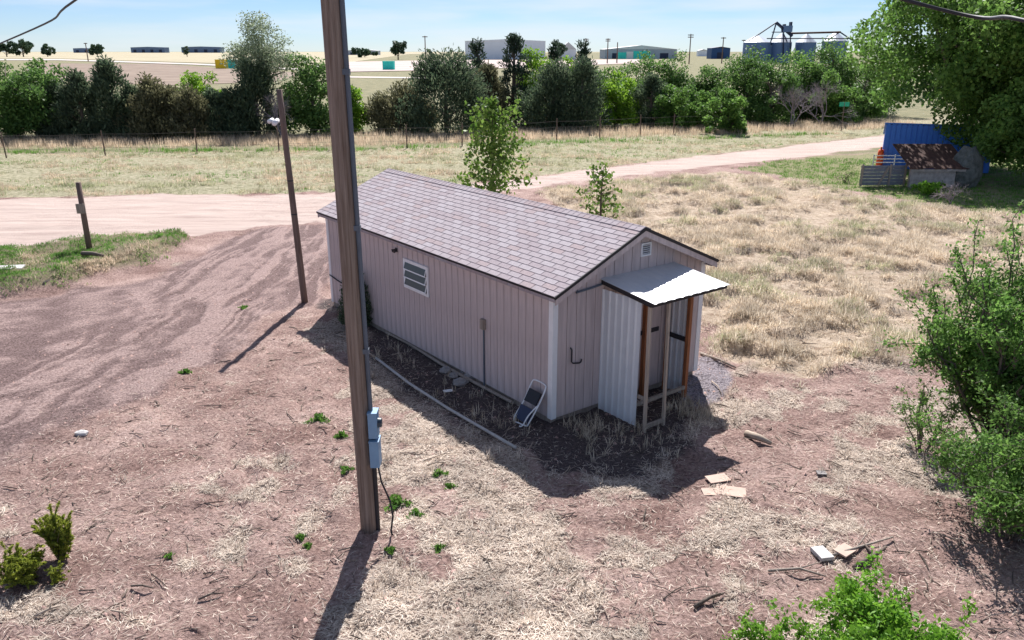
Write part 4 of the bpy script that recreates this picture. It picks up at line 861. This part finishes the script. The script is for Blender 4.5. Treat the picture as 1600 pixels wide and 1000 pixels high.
# ------------------------------------------------------------------ wire fence beyond the road
FP = [(10, 246), (165, 243), (308, 239), (436, 236), (520, 233), (636, 231), (722, 228), (803, 222), (870, 218), (937, 215), (1000, 211), (1052, 209)]
fpos = [G(a, b_) for a, b_ in FP]
fe = empty('wire_fence', tuple(fpos[0]), 0, 'wire fence with thin posts running in front of the tree belt', 'fence')
o0 = Vector(fpos[0])
for q in fpos:
    a = Vector(q)-o0; mb = MB(); mb.tube([a+Vector((0, 0, -.1)), a+Vector((.03*rng.normal(), 0, 1.45))], [.045, .036], 6); mb.build('post', M['pole2'], fe)
for z in (.45, .85, 1.25):
    mb = MB(); pts = []
    ext = [Vector(fpos[0])+(Vector(fpos[0])-Vector(fpos[1]))*2] + [Vector(q) for q in fpos] + [Vector(fpos[-1])+(Vector(fpos[-1])-Vector(fpos[-2]))*2]
    for i in range(len(ext)-1):
        pts += [ext[i]-o0+Vector((0, 0, z)), (ext[i]+ext[i+1])/2-o0+Vector((0, 0, z-.05))]
    pts.append(ext[-1]-o0+Vector((0, 0, z))); mb.tube(pts, .006, 4); mb.build('wire', M['fencewire'], fe)
g = G(1314, 205); sg = empty('street_sign', (g[0], g[1], 0), 0, 'small green street sign on a thin post before the dark trees', 'sign')
zt_ = at(1316, 160, g[1])[2]; MB().tube([(0, 0, -.1), (0, 0, zt_)], .035, 6).build('post', M['pole2'], sg)
MB().box(-.38, .38, -.02, .02, zt_-.3, zt_+.02).build('plate', mat('sign_green', (.02, .35, .20), .4), sg)
# ------------------------------------------------------------------ blue building and the pen on the right
g = G(1376, 262); bx0, by0 = g[0], g[1]; bw_ = at(1530, 262, by0)[0]-bx0; bh = at(1376, 193, by0)[2]
bl = empty('blue_building', (bx0, by0, 0), -.42, 'bright blue metal building behind the huge elm', 'building')
me_r = MB().hexa([(0, -.03, 0), (.22, -.03, 0), (.22, 0, 0), (0, 0, 0)], [(0.02, -.03, bh), (.20, -.03, bh), (.20, 0, bh), (.02, 0, bh)]).mesh('wall_panel', M['blue'])
n_ = int(bw_/.25)
for i in range(n_): o = link('wall_panel', me_r, bl); o.location = (i*.25, 0, 0)
MB().prism([(.003, 0), (4, 0), (4, bh-.92), (.003, bh-.05)], 'x', -.02, n_*.25).build('wall', M['blue'], bl)
MB().hexa([(-.1, -.12, bh), (n_*.25+.1, -.12, bh), (n_*.25+.1, 4.1, bh-.9), (-.1, 4.1, bh-.9)], [(-.1, -.12, bh+.06), (n_*.25+.1, -.12, bh+.06), (n_*.25+.1, 4.1, bh-.84), (-.1, 4.1, bh-.84)]).build('roof', M['blue'], bl)
# rusty lean-to
g = G(1420, 293); lx, ly = g[0], g[1]; lw = at(1500, 293, ly)[0]-lx
le = empty('lean_to', (lx, ly, 0), 0, 'low lean to with rusty sheet roof and flaking white wall', 'shelter')
MB().box(0, lw*.87, 0, .08, 0, .72).build('wall', M['whitewash'], le)
for xx_ in (0, lw*.9): MB().box(xx_, xx_+.09, .0+.1, .19, 0, .95).build('post', M['rawwood'], le)
MB().box(-.05, lw+.1, -.12, -.05, .74, .84).build('fascia', M['whitewash'], le)
for k in range(5):
    x0_ = -.15+k*(lw+.4)/5; MB().hexa([(x0_, -.18, .85+.02*(k % 2)), (x0_+(lw+.4)/5+.03, -.18, .85+.02*(k % 2)), (x0_+(lw+.4)/5+.03, 1.9, 1.72), (x0_, 1.9, 1.72)], [(x0_, -.18, .875+.02*(k % 2)), (x0_+(lw+.4)/5+.03, -.18, .875+.02*(k % 2)), (x0_+(lw+.4)/5+.03, 1.9, 1.745), (x0_, 1.9, 1.745)]).build('roof_sheet', M['rust'], le)
g = G(1510, 292); rock('boulder', (g[0], g[1]+.2, 0), (.72, .6, 1.75), M['tarp'], 'tall mossy grey boulder shape at the right end of the rusty lean to', 'boulder')
# board panel and livestock gate
g = G(1342, 291); px_, py_ = g[0], g[1]; pw = at(1415, 291, py_)[0]-px_
pe = empty('board_panel', (px_, py_, 0), .06, 'weathered grey board panel with brace beside the rusty lean to', 'panel')
for k in range(6): MB().box(0, pw, -.012, .012, .05+k*.15, .05+k*.15+.138).build('board', M['slate'], pe)
for xx_ in (.02, pw*.62, pw-.1): MB().box(xx_, xx_+.08, -.055, -.014, 0, 1.0).build('upright', M['oldwood'], pe)
MB().hexa([(pw*.38, -.05, .02), (pw*.43, -.05, .02), (pw*.43, -.02, .02), (pw*.38, -.02, .02)], [(pw*.58, -.05, .92), (pw*.63, -.05, .92), (pw*.63, -.02, .92), (pw*.58, -.02, .92)]).build('brace', M['oldwood'], pe)
g = G(1362, 270); gx, gy = g[0], g[1]; gw = at(1428, 270, gy)[0]-gx
ge = empty('livestock_gate', (gx, gy, 0), 0, 'pale tube livestock gate in front of the blue wall', 'gate')
for z in (.35, .52, .69, .86): MB().tube([(0, 0, z), (gw, 0, z)], .022, 6).build('rail', M['white'], ge)
for xx_ in (0, gw/2, gw): MB().tube([(xx_, 0, 0), (xx_, 0, .92)], .03, 6).build('upright', M['white'], ge)
g = G(1369, 262); ob = empty('orange_barrel', (g[0], g[1]-.3, 0), 0, 'orange red barrel beside the blue building', 'barrel')
MB().tube([(0, 0, .0), (0, 0, .12), (0, 0, .45), (0, 0, .8), (0, 0, .98)], [.19, .16, .17, .15, .12], 12).build('body', M['orange'], ob, True); MB().tube([(0, 0, .98), (0, 0, 1.12)], [.05, .05], 8).build('handle', M['orange'], ob)
g = G(1320, 286); bare_tree('brush_pile', (g[0], g[1], 0), 1.0, 'small heap of bare dark branches left of the board panel', 'brush', None, 'bark', 1.3, .02, 3)
g = G(1485, 318); bare_tree('brush_pile', (g[0], g[1], 0), 1.3, 'grey brush heap in the shade before the rusty lean to', 'brush', None, 'greybark', 1.5, .025, 4)
g = G(1450, 304); bush('leafy_bush', (g[0], g[1], 0), .5, .75, 'lime', 'low green weeds in front of the rusty lean to', 1800, .13, 14, cat='weeds')
# ------------------------------------------------------------------ far plain: buildings, bins, poles
def far_box(name, px0, px1, pyb, pyt, m, lab, depth=20, roof=None, rise=0., cat='building', doors=0, Yb=None, group=None):
    g = G(px0, pyb) if Yb is None else at(px0, pyb, Yb); Yd = g[1]; w = at(px1, pyb, Yd)[0]-g[0]; h_ = at(px0, pyt, Yd)[2]
    e = empty(name, (g[0], Yd, 0), 0, lab, cat, group); MB().box(0, w, 0, depth, 0, h_).build('wall', m, e)
    r = MB(); r.prism([(-w*.01, h_+.003), (w*1.01, h_+.003), (w*.5, h_+.05+rise)], 'y', -.3, depth+.3); r.build('roof', roof or m, e)
    for k in range(doors):
        x0_ = w*(k+.3)/doors; MB().box(x0_, x0_+w/doors*.35, -.08, -.01, 0, h_*.6).build('door', M['navy'], e)
    return e
fw = mat('pale_wall', (.78, .82, .88), .7, .06, .2); fg = mat('grey_wall', (.36, .40, .46), .7, .1, .2); fb = mat('slate_blue_wall', (.13, .19, .30), .7, .1, .2); fr2 = mat('pale_roof', (.62, .62, .62), .6, .05, .2)
far_box('warehouse', 727, 852, 93, 64, fw, 'large pale windowless warehouse behind the pines', 40, None, 1.2)
far_box('long_warehouse', 945, 1057, 92, 77, fg, 'long low grey warehouse with shallow roof on the horizon', 40, fr2, 3.0, doors=3)
far_box('navy_shed', 1111, 1140, 92, 75, mat('navy_wall', (.03, .08, .20), .6), 'small navy blue metal shed on the horizon left of the grain bins', 16, M['navy'], 1.0, doors=1)
far_box('low_house', 1091, 1106, 88, 79, fw, 'tiny pale house left of the navy shed', 10, fr2, 1.5)
far_box('farm_building', 205, 258, 82.5, 74, fb, 'long dark blue building at the left horizon', 40, fb, 2., doors=4)
far_box('farm_building', 284, 345, 82.5, 73.5, fb, 'long blue grey building right of the other one on the left horizon', 40, fb, 2., doors=4)
far_box('farm_building', 115, 142, 82.5, 75.5, fb, 'small blue building beside the round tree on the left horizon', 30, fb, 1., doors=2)
far_box('farm_building', 540, 590, 86, 79, fg, 'low grey building on the horizon right of the utility pole', 30, fr2, 2., doors=2)
far_box('low_house', 875, 900, 93, 77, fw, 'white gabled roof between the pines', 14, fr2, 5)
def bin_(px0, px1, pyb, pyt, m, lab, m2=None):
    g = G(px0, pyb); w = at(px1, pyb, g[1])[0]-g[0]; h_ = at(px0, pyt, g[1])[2]; e = empty('container', (g[0], g[1], 0), 0, lab, 'container', 'coloured containers on the plain')
    b_ = MB(); b_.box(0, w, 0, 2.4, .12, h_); b_.build('body', m, e); rb_ = MB()
    for k in range(7): rb_.box(w*(k+.3)/7.4, w*(k+.7)/7.4, -.08, -.002, .2, h_-.1)
    rb_.build('rib_panel', m, e); MB().box(-.05, w+.05, -.1, 2.5, h_+.003, h_+.12).build('lid', m, e)
ty = mat('yellow_container', (.95, .66, .02), .5); tt = mat('teal_container', (.04, .66, .56), .5); tw_ = mat('white_container', (.7, .75, .75), .5)
bin_(337, 355, 107.5, 93.5, ty, 'yellow container on the far dirt track'); bin_(357, 368, 107.5, 93.5, tt, 'teal container right of the yellow one'); bin_(369, 375, 107.5, 94, tw_, 'white container between the two teal ones'); bin_(376, 388, 107.5, 93.5, tt, 'teal container partly behind the tall pale tree')
bin_(598, 616, 109.5, 96, tt, 'lone teal container on the pale dirt lot'); bin_(966, 978, 92.5, 82, tt, 'teal container before the long warehouse, left'); bin_(979, 989, 92.5, 81, tw_, 'white container before the long warehouse'); bin_(990, 1016, 92.5, 80, tt, 'long teal container before the long warehouse, right')
# grain elevator
ge_ = mat('bin_steel', (.55, .58, .62), .45, .06, .3, metal=.3); gb = mat('bin_wall', (.12, .20, .36), .5, .1, .3); YG = 430.
ele = empty('grain_elevator', tuple(at(1250, 100, YG)[:2])+(0,), 0, 'grain elevator with conical steel bins and conveyor on the horizon', 'grain elevator')
ex0 = ele.location.x
def gpx(px, py): p = at(px, py, YG); return p[0]-ex0, p[2]
for pxc, wpx, pye, pyt in ((1190, 40, 66, 54), (1228, 32, 66, 52), (1203, 22, 72, 65), (1268, 30, 66, 52), (1314, 36, 64, 49)):
    xc, ze_ = gpx(pxc, pye); r_ = wpx/2*YG/F; zt_ = gpx(pxc, pyt)[1]
    b_ = MB(); b_.tube([(xc, 8, 0), (xc, 8, ze_)], r_, 20, cap=False); bo = b_.build('bin', gb, ele, True)
    for k in range(1, 6):
        hr = MB(); hr.tube([(xc, 8, ze_*k/6), (xc, 8, ze_*k/6+.15)], r_+.06, 20, cap=False); hr.build('band', gb, bo, True)
    c_ = MB(); c_.tube([(xc, 8, ze_+.01), (xc, 8, zt_)], [r_*1.03, .4], 20); c_.build('cone_roof', ge_, bo)
def beam(a, b_, r, m='navy', nm='conveyor'):
    (x0, z0), (x1, z1) = gpx(*a), gpx(*b_); mb = MB(); mb.tube([(x0, 2, z0), (x1, 2, z1)], r, 5); mb.build(nm, M[m], ele)
beam((1172, 64), (1215, 35), .35); beam((1215, 35), (1240, 56), .8); beam((1215, 35), (1206, 66), .35); beam((1222, 42), (1232, 66), .3); beam((1208, 50), (1228, 50), .25)
beam((1200, 60), (1330, 60), .3, 'navy', 'support'); beam((1236, 52), (1316, 50), .5, 'rust'); beam((1296, 62), (1315, 50), .3); beam((1315, 50), (1333, 62), .35)
(x0, z0), (x1, z1) = gpx(1225, 50), gpx(1239, 40); MB().box(x0, x1, 0, 5, z0, z1).build('head_house', gb, ele)
for a in (1228, 1238):
    (x0, z0), (x1, z1) = gpx(a-1.5, 40.2), gpx(a+1.5, 34 if a > 1230 else 37.5); MB().box(x0, x1, 1, 4, z0, z1).build('head_house_cap', M['navy'], ele)
for a in (1226, 1237): beam((a, 50), (a, 90), .35, 'navy', 'support_leg')
def far_pole(px, pyb, pyt, lab, arms=2, Yp=None):
    g = G(px, pyb) if Yp is None else at(px, pyb, Yp); h_ = at(px, pyt, g[1])[2]; e = empty('power_pole', (g[0], g[1], 0), 0, lab, 'utility pole', 'distant power poles'); r_ = .0006*g[1]
    MB().tube([(0, 0, -.1), (0, 0, h_)], [r_*1.2, r_*.9], 6).build('shaft', M['pole2'], e)
    for k in range(arms): MB().box(-h_*.10, h_*.10, -.08, .08, h_*(.95-.07*k), h_*(.95-.07*k)+r_*1.6).build('crossarm', M['pole2'], e)
far_pole(138, 96, 67, 'leaning power pole at the edge of the tan field', 1)
far_pole(665, 92, 56, 'thin tall pole right of the far round tree', 1, 420); far_pole(949, 92, 60, 'power pole above the left end of the long warehouse', 2, 420); far_pole(915, 92, 60, 'power pole left of the long warehouse', 2, 420); far_pole(1077, 92, 53, 'tall power pole right of the long warehouse', 2, 400)
far_pole(1128, 92, 58, 'power pole behind the navy shed', 1, 420); far_pole(1160, 92, 62, 'power pole between the navy shed and the grain bins', 1, 440); far_pole(964, 92, 66, 'short dark pole over the long warehouse roof', 0, 430)
def far_tree(px, pyb, pyt, w, lab, Yt=None):
    g = G(px, pyb) if Yt is None else at(px, pyb, Yt); Ht = at(px, pyt, g[1])[2]; R_ = w/2*g[1]/F
    tree('distant_tree', (g[0], g[1], 0), Ht, R_, 'round', L['far'], lab, 'tree', 'trees on the far plain', nl=900, nc=22, ls=R_*.30, trunk=.03*Ht, base=.05)
far_tree(10, 84, 64, 28, 'distant tree at the far left horizon', 900); far_tree(36, 84, 60, 30, 'larger distant tree second from left on the horizon', 900); far_tree(74, 84, 69, 22, 'small distant tree third from left on the horizon', 900)
far_tree(152, 84, 69, 26, 'round distant tree beside the small blue building', 900); far_tree(292, 84, 70, 10, 'tiny distant tree left of the long blue grey building', 900); far_tree(622, 88, 62, 24, 'distant dark tree right of the utility pole', 600); far_tree(672, 86, 73, 10, 'tiny distant tree beside the thin tall pole', 600)
far_tree(875, 88, 68, 18, 'distant bluish tree between the pines', 600); far_tree(570, 86, 76, 40, 'low distant tree row right of the utility pole', 800)
